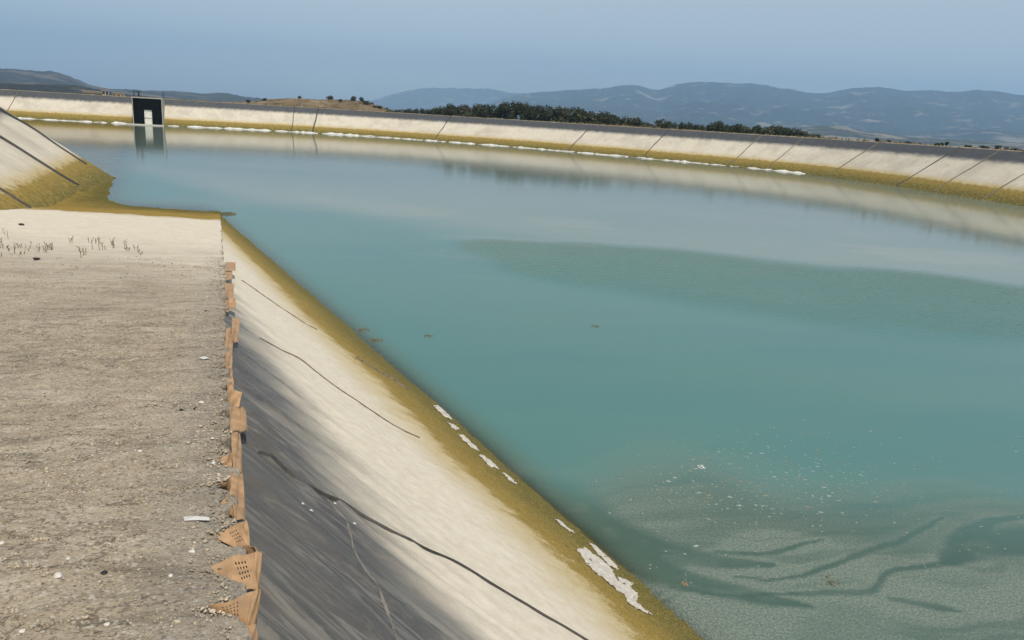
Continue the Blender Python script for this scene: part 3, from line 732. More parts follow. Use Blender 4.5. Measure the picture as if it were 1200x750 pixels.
segs = [(19, 70), (72, 92), (94, 108), (110, 128), (129, 150), (152, 158), (198, 210), (217, 262), (264, 320), (323, 336), (338, 350), (353, 372), (376, 420), (423, 460), (462, 496), (499, 525), (527, 560), (562, 600), (603, 640), (641, 676), (680, 742), (743, 800), (801, 858)]
vs_, fs_ = [], []
for k, (a_, b_) in enumerate(segs):
    V = foam_strip(a_, b_, k, .21 if a_ < 650 else .17); n0 = len(vs_); nr, nc = V.shape[:2]; vs_ += list(V.reshape(-1, 3))
    for r_ in range(nr - 1):
        for c_ in range(nc - 1): fs_.append((n0 + r_ * nc + c_, n0 + r_ * nc + c_ + 1, n0 + (r_ + 1) * nc + c_ + 1, n0 + (r_ + 1) * nc + c_))
o = mesh('shore_foam', vs_, fs_, MAT['foam']); tag(o, 'broken white line of stranded foam along the far water line', 'foam', kind='stuff')
for k, (a_, b_, lab) in enumerate([(863, 876, 'first short white bar after the continuous far foam line ends'), (882, 893, 'small middle foam bar near the right end of the far foam line'), (896, 903, 'smallest foam bar in the gap before the last long bar'), (916, 952, 'long white foam bar ending the foam line on the right')]):
    V = foam_strip(a_, b_, 40 + k, .17); tag(gridmesh('foam_bar', V, MAT['foam']), lab, 'foam', 'white bars at the right end of the far foam line')

def slope_patch(name, outline, mat, thick, label, cat, group=None, h0=.012, cell=.008):
    """irregular crust: an outline from the photograph laid on the slope, ragged edge, thickness and a rough top"""
    tw = np.array([slope_hit(a_, b_) for a_, b_ in outline])
    lo, hi = tw.min(0) - .04, tw.max(0) + .04
    tt_, ww_ = np.arange(lo[0], hi[0], cell), np.arange(lo[1], hi[1], cell)
    A_, B_ = np.meshgrid(tt_, ww_, indexing='ij')
    qa = A_ + .022 * fbm(A_ * 14, B_ * 14, 4, 5, .7); qb = B_ + .022 * fbm(A_ * 14, B_ * 14, 4, 6, .7)
    ins = np.zeros(A_.shape, bool); sd = np.full(A_.shape, 9.0); n_ = len(tw)
    for k in range(n_):
        p_, r_ = tw[k], tw[(k + 1) % n_]
        cond = (p_[1] > qb) != (r_[1] > qb)
        with np.errstate(divide='ignore', invalid='ignore'): xc = (r_[0] - p_[0]) * (qb - p_[1]) / (r_[1] - p_[1]) + p_[0]
        ins ^= cond & (qa < xc)
        e_ = r_ - p_; s = np.clip(((qa - p_[0]) * e_[0] + (qb - p_[1]) * e_[1]) / (e_ @ e_), 0, 1)
        sd = np.minimum(sd, np.hypot(qa - p_[0] - s * e_[0], qb - p_[1] - s * e_[1]))
    hole = fbm(A_ * 7, B_ * 7, 4, 15, .7) > .42
    ins &= ~hole
    hgt = slope_z(A_, B_) + h0 + thick * sstep(0, .03, sd) * (.8 + .5 * fbm(A_ * 18, B_ * 18, 3, 9))
    hgt = np.maximum(hgt, .003)
    xy = tw2xy(A_, B_); ids = -np.ones(A_.shape, int); V = []; Fc = []
    def vid(i_, j_):
        if ids[i_, j_] < 0: ids[i_, j_] = len(V); V.append((xy[i_, j_, 0], xy[i_, j_, 1], hgt[i_, j_]))
        return ids[i_, j_]
    for i_ in range(len(tt_) - 1):
        for j_ in range(len(ww_) - 1):
            if ins[i_, j_]: Fc.append((vid(i_, j_), vid(i_, j_ + 1), vid(i_ + 1, j_ + 1), vid(i_ + 1, j_)))
    if not Fc: return None
    o = mesh(name, V, Fc, mat)
    if np.mean([p.normal.z for p in o.data.polygons]) < 0: o.data.flip_normals()
    md = o.modifiers.new('thickness', 'SOLIDIFY'); md.thickness = .008; md.offset = -1
    return tag(o, label, cat, group)
slope_patch('white_crust', [(676, 645), (684, 643), (700, 654), (716, 668), (724, 682), (737, 688), (747, 698), (745, 708), (764, 722), (752, 718), (738, 710), (731, 697), (722, 692), (712, 683), (697, 671), (686, 660)], MAT['crust'], .012,
            'large ragged white crust patch on the green algae of the near slope', 'crust', 'white crusts at the near water line')
slope_patch('white_crust', [(690, 637), (697, 640), (708, 650), (722, 664), (724, 669), (714, 663), (702, 652)], MAT['crust'], .010, 'thin white crust strip just above the large ragged patch', 'crust', 'white crusts at the near water line')
slope_patch('white_crust', [(724, 678), (732, 680), (742, 685), (738, 690), (728, 686)], MAT['crust'], .010, 'small white crust bit touching the large ragged patch', 'crust', 'white crusts at the near water line')
for pts, lab in [([(508, 477), (514, 478), (527, 489), (530, 494), (520, 489)], 'narrow white crust at the waterline, farthest of the near-shore row'),
                 ([(523, 496), (530, 498), (538, 504), (534, 505)], 'small white crust just below the farthest one'),
                 ([(536, 509), (544, 512), (556, 522), (562, 529), (552, 524)], 'white crust streak third from the far end of the near waterline'),
                 ([(560, 533), (567, 534), (580, 545), (585, 550), (574, 546)], 'brightest white crust streak in the middle of the near waterline row'),
                 ([(588, 553), (594, 556), (605, 566), (600, 566)], 'white crust streak fifth from the far end of the near waterline'),
                 ([(650, 609), (658, 612), (673, 624), (664, 620)], 'thin white crust lying between the row and the large patch')]:
    slope_patch('white_crust', pts, MAT['crust'], .010, lab, 'crust', 'white crusts at the near water line')

# ------------------------------------------------------------------ geocell strips along the broken edge of the ramp
net = empty('geocell_net', [*tw2xy(np.float64(3.0), np.float64(0.0)), 3.1])
tag(net, 'torn brown perforated plastic geocell strips sticking out of the ramp edge', 'geocell')
inv = Vector(net.location)
def sheet(name, A_, B_, C_, D_, holes, curl=.0, nx=14, ny=5):
    """sheet with corners A(top start) B(top end) C(bottom end) D(bottom start); holes = fraction of its cells punched"""
    A_, B_, C_, D_ = map(np.array, (A_, B_, C_, D_)); nrm = np.cross(B_ - A_, D_ - A_); nrm = nrm / np.linalg.norm(nrm)
    def pt(u_, v_): 
        p_ = (A_ * (1 - u_) + B_ * u_) * (1 - v_) + (D_ * (1 - u_) + C_ * u_) * v_
        return p_ + nrm * (curl * math.sin(pi * u_) + .004 * math.sin(9 * u_ + 5 * v_)) - np.array(inv)
    V, Fc = [], []; cache = {}
    def vid(u_, v_):
        k_ = (round(u_, 5), round(v_, 5))
        if k_ not in cache: cache[k_] = len(V); V.append(pt(*k_))
        return cache[k_]
    for i in range(nx):
        for j in range(ny):
            u0, u1, v0, v1 = i / nx, (i + 1) / nx, j / ny, (j + 1) / ny
            hole = holes and (holes[0] <= i / nx <= holes[1]) and 1 <= j <= ny - 3
            if not hole:
                Fc.append([vid(u0, v0), vid((u0 + u1) / 2, v0), vid(u1, v0), vid(u1, (v0 + v1) / 2), vid(u1, v1), vid((u0 + u1) / 2, v1), vid(u0, v1), vid(u0, (v0 + v1) / 2)])
            else:
                o8 = [vid(u0, v0), vid((u0 + u1) / 2, v0), vid(u1, v0), vid(u1, (v0 + v1) / 2), vid(u1, v1), vid((u0 + u1) / 2, v1), vid(u0, v1), vid(u0, (v0 + v1) / 2)]
                cu, cv = (u0 + u1) / 2, (v0 + v1) / 2; ru, rv = (u1 - u0) * .27, (v1 - v0) * .30
                i8 = [vid(cu + ru * cos(-3 * pi / 4 + k_ * pi / 4), cv + rv * sin(-3 * pi / 4 + k_ * pi / 4)) for k_ in range(8)]
                for k_ in range(8): Fc.append([o8[k_], o8[(k_ + 1) % 8], i8[(k_ + 1) % 8], i8[k_]])
    o = mesh(name, V, Fc, MAT['plastic'], net, smooth=False)
    md = o.modifiers.new('thickness', 'SOLIDIFY'); md.thickness = .0022
    return o
def tp(t, w, h):
    xy = tw2xy(np.float64(t), np.float64(w)); return np.array([xy[0], xy[1], float(ramp_plane(t, min(w, 0))) + h])
rs = random.Random(4)
def tabs(ox, oy, sc, lst):
    """sheets measured in an enlarged crop of the photograph: four corners (x, y, height over the ramp), hole range"""
    for crn, hl in lst:
        pts = [ramp_hit(ox + a_ / sc, oy + b_ / sc, h_)[0] for a_, b_, h_ in crn]
        sheet('cell_wall', *pts, hl, rs.uniform(-.016, .016), 12 if hl else 6, 7 if hl else 3)
tabs(180, 560, 3.946, [
    ([(228, 597, -.005), (452, 528, .03), (430, 686, -.05), (300, 640, -.06)], (.30, .72)),
    ([(446, 530, .03), (495, 512, .03), (470, 690, -.09), (424, 690, -.06)], None),
    ([(330, 662, -.05), (440, 684, -.05), (448, 790, -.08), (372, 760, -.10)], None),
    ([(430, 684, -.05), (474, 690, -.09), (482, 800, -.10), (420, 800, -.06)], None),
    ([(262, 412, -.005), (452, 350, .02), (482, 518, -.05), (372, 548, -.06)], (.42, .78)),
    ([(450, 348, .025), (502, 345, .02), (486, 520, -.09), (468, 520, -.05)], None),
    ([(408, 316, .02), (470, 330, .025), (500, 346, .02), (448, 352, -.02)], None),
    ([(278, 268, -.005), (398, 206, .01), (448, 322, -.04), (372, 326, -.06)], (.42, .76)),
    ([(398, 204, .015), (432, 196, .0), (448, 322, -.06), (420, 322, -.04)], None),
    ([(296, 132, -.005), (362, 40, .0), (372, 190, -.04), (318, 150, -.06)], (.42, .80)),
    ([(352, -20, .0), (412, -20, -.03), (424, 196, -.06), (370, 190, -.02)], None)])
tabs(180, 400, 4.167, [
    ([(380, 448, .0), (422, 448, -.03), (434, 650, -.06), (386, 640, -.02)], None),
    ([(370, 322, .01), (420, 328, .015), (428, 446, -.03), (374, 444, -.02)], None),
    ([(416, 330, .018), (446, 330, .01), (460, 444, -.06), (424, 446, -.03)], None),
    ([(360, 240, .02), (434, 248, .02), (416, 322, -.05), (364, 318, -.06)], None),
    ([(356, 172, .01), (388, 176, -.02), (392, 244, -.05), (358, 240, -.02)], None),
    ([(350, 92, .01), (384, 78, -.01), (382, 136, -.05), (350, 134, -.03)], None),
    ([(352, 134, -.01), (384, 136, -.04), (386, 176, -.07), (356, 172, -.04)], None),
    ([(346, -6, .01), (388, -4, -.02), (382, 82, -.05), (346, 62, -.02)], None),
    ([(316, 572, -.005), (388, 540, .0), (390, 612, -.05), (340, 612, -.06)], (.42, .8)),
    ([(306, 702, -.005), (388, 662, .0), (390, 728, -.05), (338, 724, -.06)], (.42, .8)),
    ([(384, 636, .0), (430, 648, -.03), (442, 760, -.06), (384, 750, -.02)], None)])
tabs(180, 240, 3.75, [
    ([(320, 250, .05), (360, 252, .03), (360, 288, -.03), (318, 290, .0)], None),
    ([(314, 288, .0), (346, 290, -.03), (346, 326, -.07), (310, 330, -.03)], None),
    ([(312, 340, .02), (354, 346, .0), (350, 412, -.07), (314, 406, -.03)], None),
    ([(330, 412, .03), (361, 414, .02), (359, 462, -.08), (330, 458, -.07)], None),
    ([(316, 418, .0), (331, 418, -.02), (332, 470, -.05), (316, 470, -.03)], None),
    ([(344, 496, .05), (380, 500, .03), (371, 604, -.06), (345, 602, -.02)], None),
    ([(318, 540, .01), (350, 546, -.02), (346, 652, -.06), (316, 640, -.03)], None),
    ([(318, 648, .01), (346, 658, -.02), (342, 724, -.06), (316, 722, -.03)], None)])
for c_, t0 in enumerate(np.arange(-.6, 2.2, .32)):         # the same torn edge goes on under and behind the camera
    sheet('cell_wall', tp(t0 - .01, -.15, .0), tp(t0 + .1, .06, .02), tp(t0 + .04, .07, -.10), tp(t0 - .03, -.15, -.10), (.34, .74), .01, 16, 7)
    sheet('cell_wall', tp(t0 + .1, .01, -.01), tp(t0 + .38, .0, -.01), tp(t0 + .38, .06, -.06), tp(t0 + .1, .065, -.06), None, .008, 6, 3)

# ------------------------------------------------------------------ gravel on the ramp
ico_v = []; 
bm = bmesh.new(); bmesh.ops.create_icosphere(bm, subdivisions=1, radius=1); bm.verts.ensure_lookup_table()
icoV = np.array([v_.co[:] for v_ in bm.verts]); icoF = np.array([[v_.index for v_ in f_.verts] for f_ in bm.faces]); bm.free()
def pebbles(name, P, R, mat, label, flat=.6):
    n_ = len(P); th = rng.uniform(0, 2 * pi, n_); jit = 1 + rng.uniform(-.32, .32, (n_, len(icoV), 1))
    S = np.stack([R * rng.uniform(.7, 1.4, n_), R * rng.uniform(.6, 1.1, n_), R * flat * rng.uniform(.6, 1.2, n_)], 1)
    V = icoV[None] * jit * S[:, None]
    c_, s_ = np.cos(th)[:, None], np.sin(th)[:, None]
    V = np.stack([V[..., 0] * c_ - V[..., 1] * s_, V[..., 0] * s_ + V[..., 1] * c_, V[..., 2]], -1) + P[:, None]
    Fs = (icoF[None] + (np.arange(n_) * len(icoV))[:, None, None]).reshape(-1, 3)
    me = bpy.data.meshes.new(name); V = V.reshape(-1, 3)
    me.vertices.add(len(V)); me.vertices.foreach_set('co', V.reshape(-1).astype(np.float32))
    me.loops.add(Fs.size); me.loops.foreach_set('vertex_index', Fs.reshape(-1).astype(np.int32))
    me.polygons.add(len(Fs)); me.polygons.foreach_set('loop_start', np.arange(0, Fs.size, 3, dtype=np.int32)); me.update(calc_edges=True)
    me.materials.append(mat); o = link(name, me); return tag(o, label, 'gravel', kind='stuff')
def scatter(n_, t0, t1):
    t = t0 * (t1 / t0) ** rng.uniform(0, 1, n_ * 3); w = -.02 - rng.uniform(0, 1, n_ * 3) ** 1.3 * (1.2 + t * .42)
    dens = .25 + 1.4 * np.clip(fbm(t * 1.8, w * 1.1, 3, 401), 0, 1) + .8 * sstep(-.35, -.02, w - edge_w(t))
    keep = rng.uniform(0, 1, n_ * 3) < dens * .55
    t, w = t[keep][:n_], w[keep][:n_]; w = np.minimum(w, edge_w(t) - .004)
    return t, w
t, w = scatter(9000, 1.6, 16)
R = .0025 + .008 * rng.uniform(0, 1, len(t)) ** 6 + .0009 * t * rng.uniform(.3, 1, len(t))
pebbles('gravel', np.concatenate([tw2xy(t, w), (ramp_z(t, w) + R * .25)[:, None]], 1), R, MAT['gravel'], 'loose grey-brown gravel scattered over the concrete ramp')
# rubble lines (the photograph shows crumbled cracks across the ramp)
tt, ww = [], []
for pts in [[(0, 622), (30, 630), (60, 634)], [(12, 662), (40, 666), (62, 675)], [(0, 716), (30, 728), (58, 736), (90, 727)], [(125, 640), (148, 630), (172, 620)], [(190, 575), (220, 572), (255, 568)], [(0, 537), (35, 541), (30, 550)], [(180, 545), (200, 548)], [(225, 529), (255, 532), (270, 528)], [(240, 624), (262, 620), (282, 610)], [(255, 565), (270, 560)], [(262, 500), (270, 507)]]:
    h_ = [ramp_hit(a_, b_)[1:] for a_, b_ in pts]; c_ = catmull(np.array(h_), .01)
    for p_ in c_:
        for _ in range(2): tt.append(p_[0] + rng.normal(0, .012)); ww.append(p_[1] + rng.normal(0, .02))
tt = np.array(tt); ww = np.minimum(np.array(ww), edge_w(tt) - .01); R = .003 + .008 * rng.uniform(0, 1, len(tt)) ** 2
pebbles('rubble', np.concatenate([tw2xy(tt, ww), (ramp_z(tt, ww) + R * .4)[:, None]], 1), R, MAT['gravel'], 'lines of crumbled concrete rubble across the ramp', .8)

def stone(x, y, wpx, mat, label, cat, name='stone', group=None, flat=.6, elong=1.0, sub=2):
    P, t, w = ramp_hit(x, y); d = np.linalg.norm(P - cC); r_ = wpx * .40 * d / FPX
    bm = bmesh.new(); bmesh.ops.create_icosphere(bm, subdivisions=sub, radius=1)
    sd = x * 3.1 + y
    for v_ in bm.verts:
        c = v_.co; f_ = 1 + .30 * float(fbm(c.x * 1.6 + sd, c.y * 1.6 + c.z * 1.3, 3, 7)); v_.co = Vector((c.x * f_ * r_, c.y * f_ * r_ / elong, c.z * f_ * r_ * flat))
    me = bpy.data.meshes.new(name); bm.to_mesh(me); bm.free(); me.materials.append(mat)
    o = link(name, me); o.location = (P[0], P[1], P[2] + r_ * flat * .45); return tag(o, label, cat, group)
WS = 'white stones lying on the ramp'
stone(68, 676, 10, MAT['white_stone'], 'largest white stone, on the near left of the ramp', 'stone', group=WS, flat=.75)
stone(80, 655, 5, MAT['white_stone'], 'small white stone just above the largest white one', 'stone', group=WS)
stone(200, 675.5, 6, MAT['white_stone'], 'round white stone left of the perforated brown strip', 'stone', group=WS, flat=.8)
stone(225, 647, 9, MAT['white_stone'], 'oblong white stone below the long white scrap', 'stone', group=WS, flat=.5, elong=1.5)
stone(2, 637, 6, MAT['white_stone'], 'white stone at the left border of the ramp', 'stone', group=WS)
stone(125, 732, 7, MAT['white_stone'], 'flat pale stone nearest the camera on the ramp', 'stone', group=WS, flat=.4)
stone(164, 529, 6, MAT['white_stone'], 'flat white stone in the middle of the ramp', 'stone', group=WS, flat=.45)
stone(249, 514, 5, MAT['white_stone'], 'white stone close to the ramp edge, upper of two', 'stone', group=WS, flat=.5)
stone(250, 543, 6, MAT['white_stone'], 'white stone close to the ramp edge, lower of two', 'stone', group=WS, flat=.5)
stone(236, 472, 7, MAT['white_stone'], 'pale flat stone above the two dark stones', 'stone', group=WS, flat=.4)
stone(26, 740, 8, MAT['white_stone'], 'pale stone at the bottom left corner of the ramp', 'stone', group=WS, flat=.4)
DS = 'dark stones lying on the ramp'
stone(122, 672, 9, MAT['dark_stone'], 'black stone between the white stones on the near ramp', 'stone', group=DS, flat=.5)
stone(212, 481, 6, MAT['dark_stone'], 'left of two small dark stones on the ramp', 'stone', group=DS)
stone(229, 479.5, 6, MAT['dark_stone'], 'right of two small dark stones on the ramp', 'stone', group=DS)
stone(241, 365, 4, MAT['dark_stone'], 'lone dark stone far down the ramp near its edge', 'stone', group=DS)
stone(25, 264, 7, MAT['dark_stone'], 'dark flat stone on the silt below the left bank', 'stone', group=DS, flat=.5)
stone(43, 304, 10, MAT['dark_stone'], 'long dark stick-like stone on the silt near the weeds', 'stone', group=DS, flat=.35, elong=3)
def scrap(outline, label):
    V = []; 
    for a_, b_ in outline:
        P, t, w = ramp_hit(a_, b_); V.append([P[0], P[1], float(ramp_z(t, w)) + .003 + .006 * rng.uniform()])
    c = np.mean(V, 0) + np.array([0, 0, .012]); n_ = len(V)
    o = mesh('scrap', V + [c], [(i, (i + 1) % n_, n_) for i in range(n_)], MAT['paper'], smooth=False)
    md = o.modifiers.new('thickness', 'SOLIDIFY'); md.thickness = .002
    return tag(o, label, 'litter', 'white scraps lying on the ramp')
scrap([(215, 607.5), (222, 606.5), (232, 607), (245, 608.5), (246, 611), (234, 611.5), (224, 611), (216, 611.5)], 'long white scrap on the ramp above the oblong stone')
scrap([(233, 420), (240, 418.5), (244, 420), (245, 421.5), (238, 421.8)], 'small white scrap midway down the ramp near its edge')
# bits of litter on the dark liner
for a_, b_, lab in [(355, 597, 'left of two white specks on the dark liner'), (365, 601, 'right of two white specks on the dark liner'), (392.5, 591.5, 'white speck beside the long black seam'), (415.5, 618, 'white speck below the long black seam')]:
    t, w = slope_hit(a_, b_); p_ = slope_pt(t, w, .004); r_ = .011
    V = [p_ + r_ * np.array([cos(k * 1.05) * (1 + .3 * math.sin(k * 2.3 + a_)), .7 * sin(k * 1.05), -.55 * cos(k * 1.05) * .6]) + np.array([0, 0, .006]) for k in range(6)]
    o = mesh('paper_bit', V + [p_ + np.array([0, 0, .016])], [(k, (k + 1) % 6, 6) for k in range(6)] + [(5, 4, 3, 2, 1, 0)], MAT['paper'], smooth=False); tag(o, lab, 'litter', 'white specks on the dark liner')

# ------------------------------------------------------------------ dry weed stalks on the silt
def weed(x, y, hpx, seed):
    P, t, w = ramp_hit(x, y); r_ = random.Random(seed); d = np.linalg.norm(P - cC); H = hpx * d / FPX
    V, Fc = [], []
    for s in range(r_.choice((1, 2, 2, 3))):
        bx, by = r_.uniform(-.04, .04), r_.uniform(-.04, .04); lx, ly = r_.uniform(-.04, .04), r_.uniform(-.04, .04); hh = H * r_.uniform(.6, 1.0); r0 = .007
        n0 = len(V)
        for k in range(4):
            f_ = k / 3
            for c_ in range(3): V.append((bx + lx * f_ * f_ + r0 * (1 - .6 * f_) * cos(c_ * 2.09), by + ly * f_ * f_ + r0 * (1 - .6 * f_) * sin(c_ * 2.09), hh * f_ - .02))
        for k in range(3):
            for c_ in range(3): Fc.append((n0 + k * 3 + c_, n0 + k * 3 + (c_ + 1) % 3, n0 + k * 3 + 3 + (c_ + 1) % 3, n0 + k * 3 + 3 + c_))
        for l_ in range(r_.randint(1, 4)):
            f_ = r_.uniform(.3, 1); a_ = r_.uniform(0, 6.3); L_ = r_.uniform(.02, .05); n0 = len(V); bx2, by2, z2 = bx + lx * f_ * f_, by + ly * f_ * f_, hh * f_ - .02
            V += [(bx2, by2, z2), (bx2 + L_ * cos(a_) * .5 - .008 * sin(a_), by2 + L_ * sin(a_) * .5 + .008 * cos(a_), z2 + .03), (bx2 + L_ * cos(a_), by2 + L_ * sin(a_), z2 + .05), (bx2 + L_ * cos(a_) * .5 + .008 * sin(a_), by2 + L_ * sin(a_) * .5 - .008 * cos(a_), z2 + .02)]
            Fc.append((n0, n0 + 1, n0 + 2, n0 + 3))
    o = mesh('weed_stalk', V, Fc, MAT['dry'], smooth=False); o.location = tuple(P)
    return o
ws = [(3, 291, 10), (10, 294, 6), (12, 282, 12), (18, 297, 14), (22, 291, 8), (33, 291, 7), (35, 295, 6), (45, 290, 5), (46, 296, 6), (52, 296, 10), (54, 294, 9), (57, 293, 8), (62, 293, 7), (28, 298, 5), (81, 285, 6), (86, 284, 8), (96, 302, 14), (98, 299, 8), (106, 285, 8), (107, 292, 10), (113, 285, 7), (117, 293, 16), (117, 287, 9), (122, 292, 4), (131, 288, 10), (132, 291, 14), (148, 291, 10), (150, 294, 5), (156, 293, 6), (162, 297, 11), (164, 299, 8), (5, 276, 8), (1, 300, 10)]
for k, (x, y, h_) in enumerate(ws):
    tag(weed(x, y, h_, k), 'thin dry weed stalk in the sparse patch on the pale silt of the ramp', 'weed', 'dry weed stalks on the silt')

# ------------------------------------------------------------------ floating bits on the water
V, Fc = [], []
for k in range(620):
    if k < 480: px_, py_ = rng.normal(905, 75), rng.normal(563, 28)
    else: px_, py_ = rng.uniform(760, 1200), rng.uniform(500, 690)
    if not (690 < px_ < 1215 and 490 < py_ < 745): continue
    p_ = atz(px_, py_, 0); r_ = rng.uniform(.006, .022) * (2.0 if rng.uniform() < .10 else 1); n0 = len(V); e_ = rng.uniform(.35, .8); a_ = rng.uniform(-.5, .5)
    for c_ in range(7):
        q1, q2 = r_ * cos(c_ * .8976) * rng.uniform(.6, 1.4), e_ * r_ * sin(c_ * .8976) * rng.uniform(.6, 1.4)
        V.append((p_[0] + q1 * cos(a_) - q2 * sin(a_), p_[1] + q1 * sin(a_) + q2 * cos(a_), .002))
    V.append((p_[0], p_[1], .008)); Fc += [(n0 + c_, n0 + (c_ + 1) % 7, n0 + 7) for c_ in range(7)]
m = NT('foam_fleck'); v = m.coord(); c = m.mix(m.mr(m.noise(v, 1.4, 3), .42, .6), (.25, .31, .28), (.24, .21, .14)); MAT['fleck'] = m.done(m.bsdf(c, .8, None, .2))
o = mesh('foam_flecks', V, Fc, MAT['fleck'], smooth=False); tag(o, 'pale foam flecks drifting on the near right water', 'foam', kind='stuff')
def clump(x, y, wpx, label, mat='weedmat', flat=.10, aspect=.45, n_=40):
    P = atz(x, y, 0); d = np.linalg.norm(P - cC); W = wpx * d / FPX * .5; r_ = random.Random(int(x * 7 + y)); V, Fc = [], []
    for k in range(n_):
        a_, q_ = r_.uniform(0, 6.28), r_.uniform(0, 1) ** .6; cx, cy = W * q_ * cos(a_), W * q_ * sin(a_) * 1.2; s = W * r_.uniform(.12, .3); n0 = len(V); b_ = r_.uniform(0, 6.28); hz = W * flat * r_.uniform(.3, 1.2) * (1.2 - q_)
        for c_ in range(5): V.append((cx + s * cos(b_ + c_ * 1.257) * r_.uniform(.6, 1.3), cy + s * .6 * sin(b_ + c_ * 1.257), -.004))
        V.append((cx, cy, hz + .006)); Fc += [(n0 + c_, n0 + (c_ + 1) % 5, n0 + 5) for c_ in range(5)]
    o = mesh('floating_weed', V, Fc, MAT[mat], smooth=False); o.location = (P[0], P[1], 0)
    return tag(o, label, 'floating weed', 'clumps floating on the water')
clump(972, 680, 20, 'brown floating clump among the pale scum swirls', n_=26, flat=.12)
clump(697, 382.5, 12, 'dark clump floating alone in the middle of the open water')
clump(502, 394, 12, 'thin dark clump floating left of the lone middle one')
clump(441, 399, 16, 'dark weed clump in the water close by the near algae bank, nearer of two', n_=60)
clump(425, 387, 16, 'dark weed clump in the water close by the near algae bank, farther of two', n_=60)
clump(266, 251, 20, 'dark weed at the outer corner where the ramp enters the water', n_=60, flat=.25)
clump(803, 684, 8, 'small orange-brown clump at the edge of the dark clear streak', mat='plastic')
clump(822, 547, 9, 'largest pale clump at the left of the drifting flecks', mat='foam', flat=.05)

# ------------------------------------------------------------------ trees beyond the far bank
def leafball(blobs, n_, size, r_):
    """many small leaf-clump faces spread through several blobs"""
    V, Fc = [], []
    wts = [b[3] ** 2 for b in blobs]
    for k in range(n_):
        b = r_.choices(blobs, wts)[0]
        while True:
            d = Vector((r_.gauss(0, 1), r_.gauss(0, 1), r_.gauss(0, 1)))
            if d.length > .1: break
        d.normalize(); rad = b[3] * (r_.uniform(.55, 1.08)); p_ = Vector(b[:3]) + Vector((d.x * rad, d.y * rad, d.z * rad * .8))
        nn = (d + Vector((r_.uniform(-.8, .8), r_.uniform(-.8, .8), r_.uniform(-.5, .8)))).normalized()
        t1 = nn.orthogonal().normalized(); t2 = nn.cross(t1); s = size * r_.uniform(.6, 1.4); a_ = r_.uniform(0, 6.28); n0 = len(V)
        for c_ in range(5):
            q_ = a_ + c_ * 1.2566; V.append(p_ + t1 * (s * cos(q_) * r_.uniform(.7, 1.2)) + t2 * (s * .8 * sin(q_)) + nn * r_.uniform(-.1, .1) * s)
        Fc.append([n0 + i_ for i_ in range(5)])
    return V, Fc
def trunk_mesh(h, r0, limbs, r_):
    V, Fc = [], []
    def tube(p0, p1, ra, rb):
        n0 = len(V); d = (p1 - p0).normalized(); a = d.orthogonal().normalized(); b = d.cross(a)
        for k in range(3):
            f_ = k / 2; c = p0.lerp(p1, f_) + a * (.04 * math.sin(k * 2)); rr = ra + (rb - ra) * f_
            for c_ in range(6): V.append(c + a * rr * cos(c_ * pi / 3) + b * rr * sin(c_ * pi / 3))
        for k in range(2):
            for c_ in range(6): Fc.append([n0 + k * 6 + c_, n0 + k * 6 + (c_ + 1) % 6, n0 + k * 6 + 6 + (c_ + 1) % 6, n0 + k * 6 + 6 + c_])
    tube(Vector((0, 0, -.3)), Vector((.05, 0, h)), r0, r0 * .65)
    for (x, y, z, rad) in limbs: tube(Vector((.04, 0, h * .9)), Vector((x, y, z)), r0 * .45, r0 * .15)
    return V, Fc
def make_tree(seed, leaf):
    """unit tree: 1 m tall, about 1 m wide"""
    r_ = random.Random(seed); blobs = []
    for k in range(r_.randint(7, 10)):
        a_ = r_.uniform(0, 6.28); q_ = r_.uniform(.08, .33); blobs.append((q_ * cos(a_), q_ * sin(a_), r_.uniform(.36, .74), r_.uniform(.14, .24)))
    blobs.append((r_.uniform(-.1, .1), r_.uniform(-.1, .1), .74, .2))
    zt = max(b[2] + b[3] * .85 for b in blobs); blobs = [(b[0], b[1], b[2] / zt * .98, b[3]) for b in blobs]
    t = empty('oak_tree', (0, 0, 0))
    V, Fc = trunk_mesh(.36, .035, blobs[:5], r_); mesh('trunk', V, Fc, MAT['bark'], t)
    V, Fc = leafball(blobs, 1500, .030, r_); mesh('crown', V, Fc, MAT[leaf], t, smooth=False)
    return t
protos = [make_tree(500 + k, 'leaf' if k < 5 else 'leaf2') for k in range(7)]
used = [False] * 7
tops = [(505, 127), (517, 124), (530, 121), (545, 121.5), (560, 120.5), (575, 121), (590, 118.5), (604, 117.5), (615, 119), (628, 122), (640, 121.5), (652, 123.5), (662, 124.5), (676, 124), (684, 127), (692, 130), (706, 129.5), (716, 133), (724, 135), (735, 136), (745, 136.5), (752, 142)]
low = [(776, 139.5), (783, 142), (790, 143.5), (801, 143), (810, 143.5), (822, 146), (831, 144), (843, 141.5), (854, 146.5), (864, 144.5), (876, 148), (887, 146.5), (898, 148.5), (909, 146.5), (920, 149), (932, 149.5), (941, 153), (951, 157)]
first = [(459, 128), (468, 127.5), (478, 126.5), (487, 127), (496, 126.5)]
spec = []
def crest_dist(x):
    a_ = azel(x, 140)[0]; az = np.arctan2(far_crest[:, 0], far_crest[:, 1]); i = np.argmin(np.abs(az - a_)); return np.hypot(*far_crest[i])
for lst, wd in ((first, 15), (tops, 23), (low, 18)):
    for x, y in lst:
        spec.append((x, y - (1.5 if wd == 18 else .8), wd * random.uniform(.95, 1.3), crest_dist(x) + random.uniform(16, 24)))
        if wd > 15 and random.random() < .5: spec.append((x + random.uniform(3, 8), y + random.uniform(1.0, 4.0), wd * random.uniform(.75, 1.1), crest_dist(x) + random.uniform(10, 34)))
spec.sort()
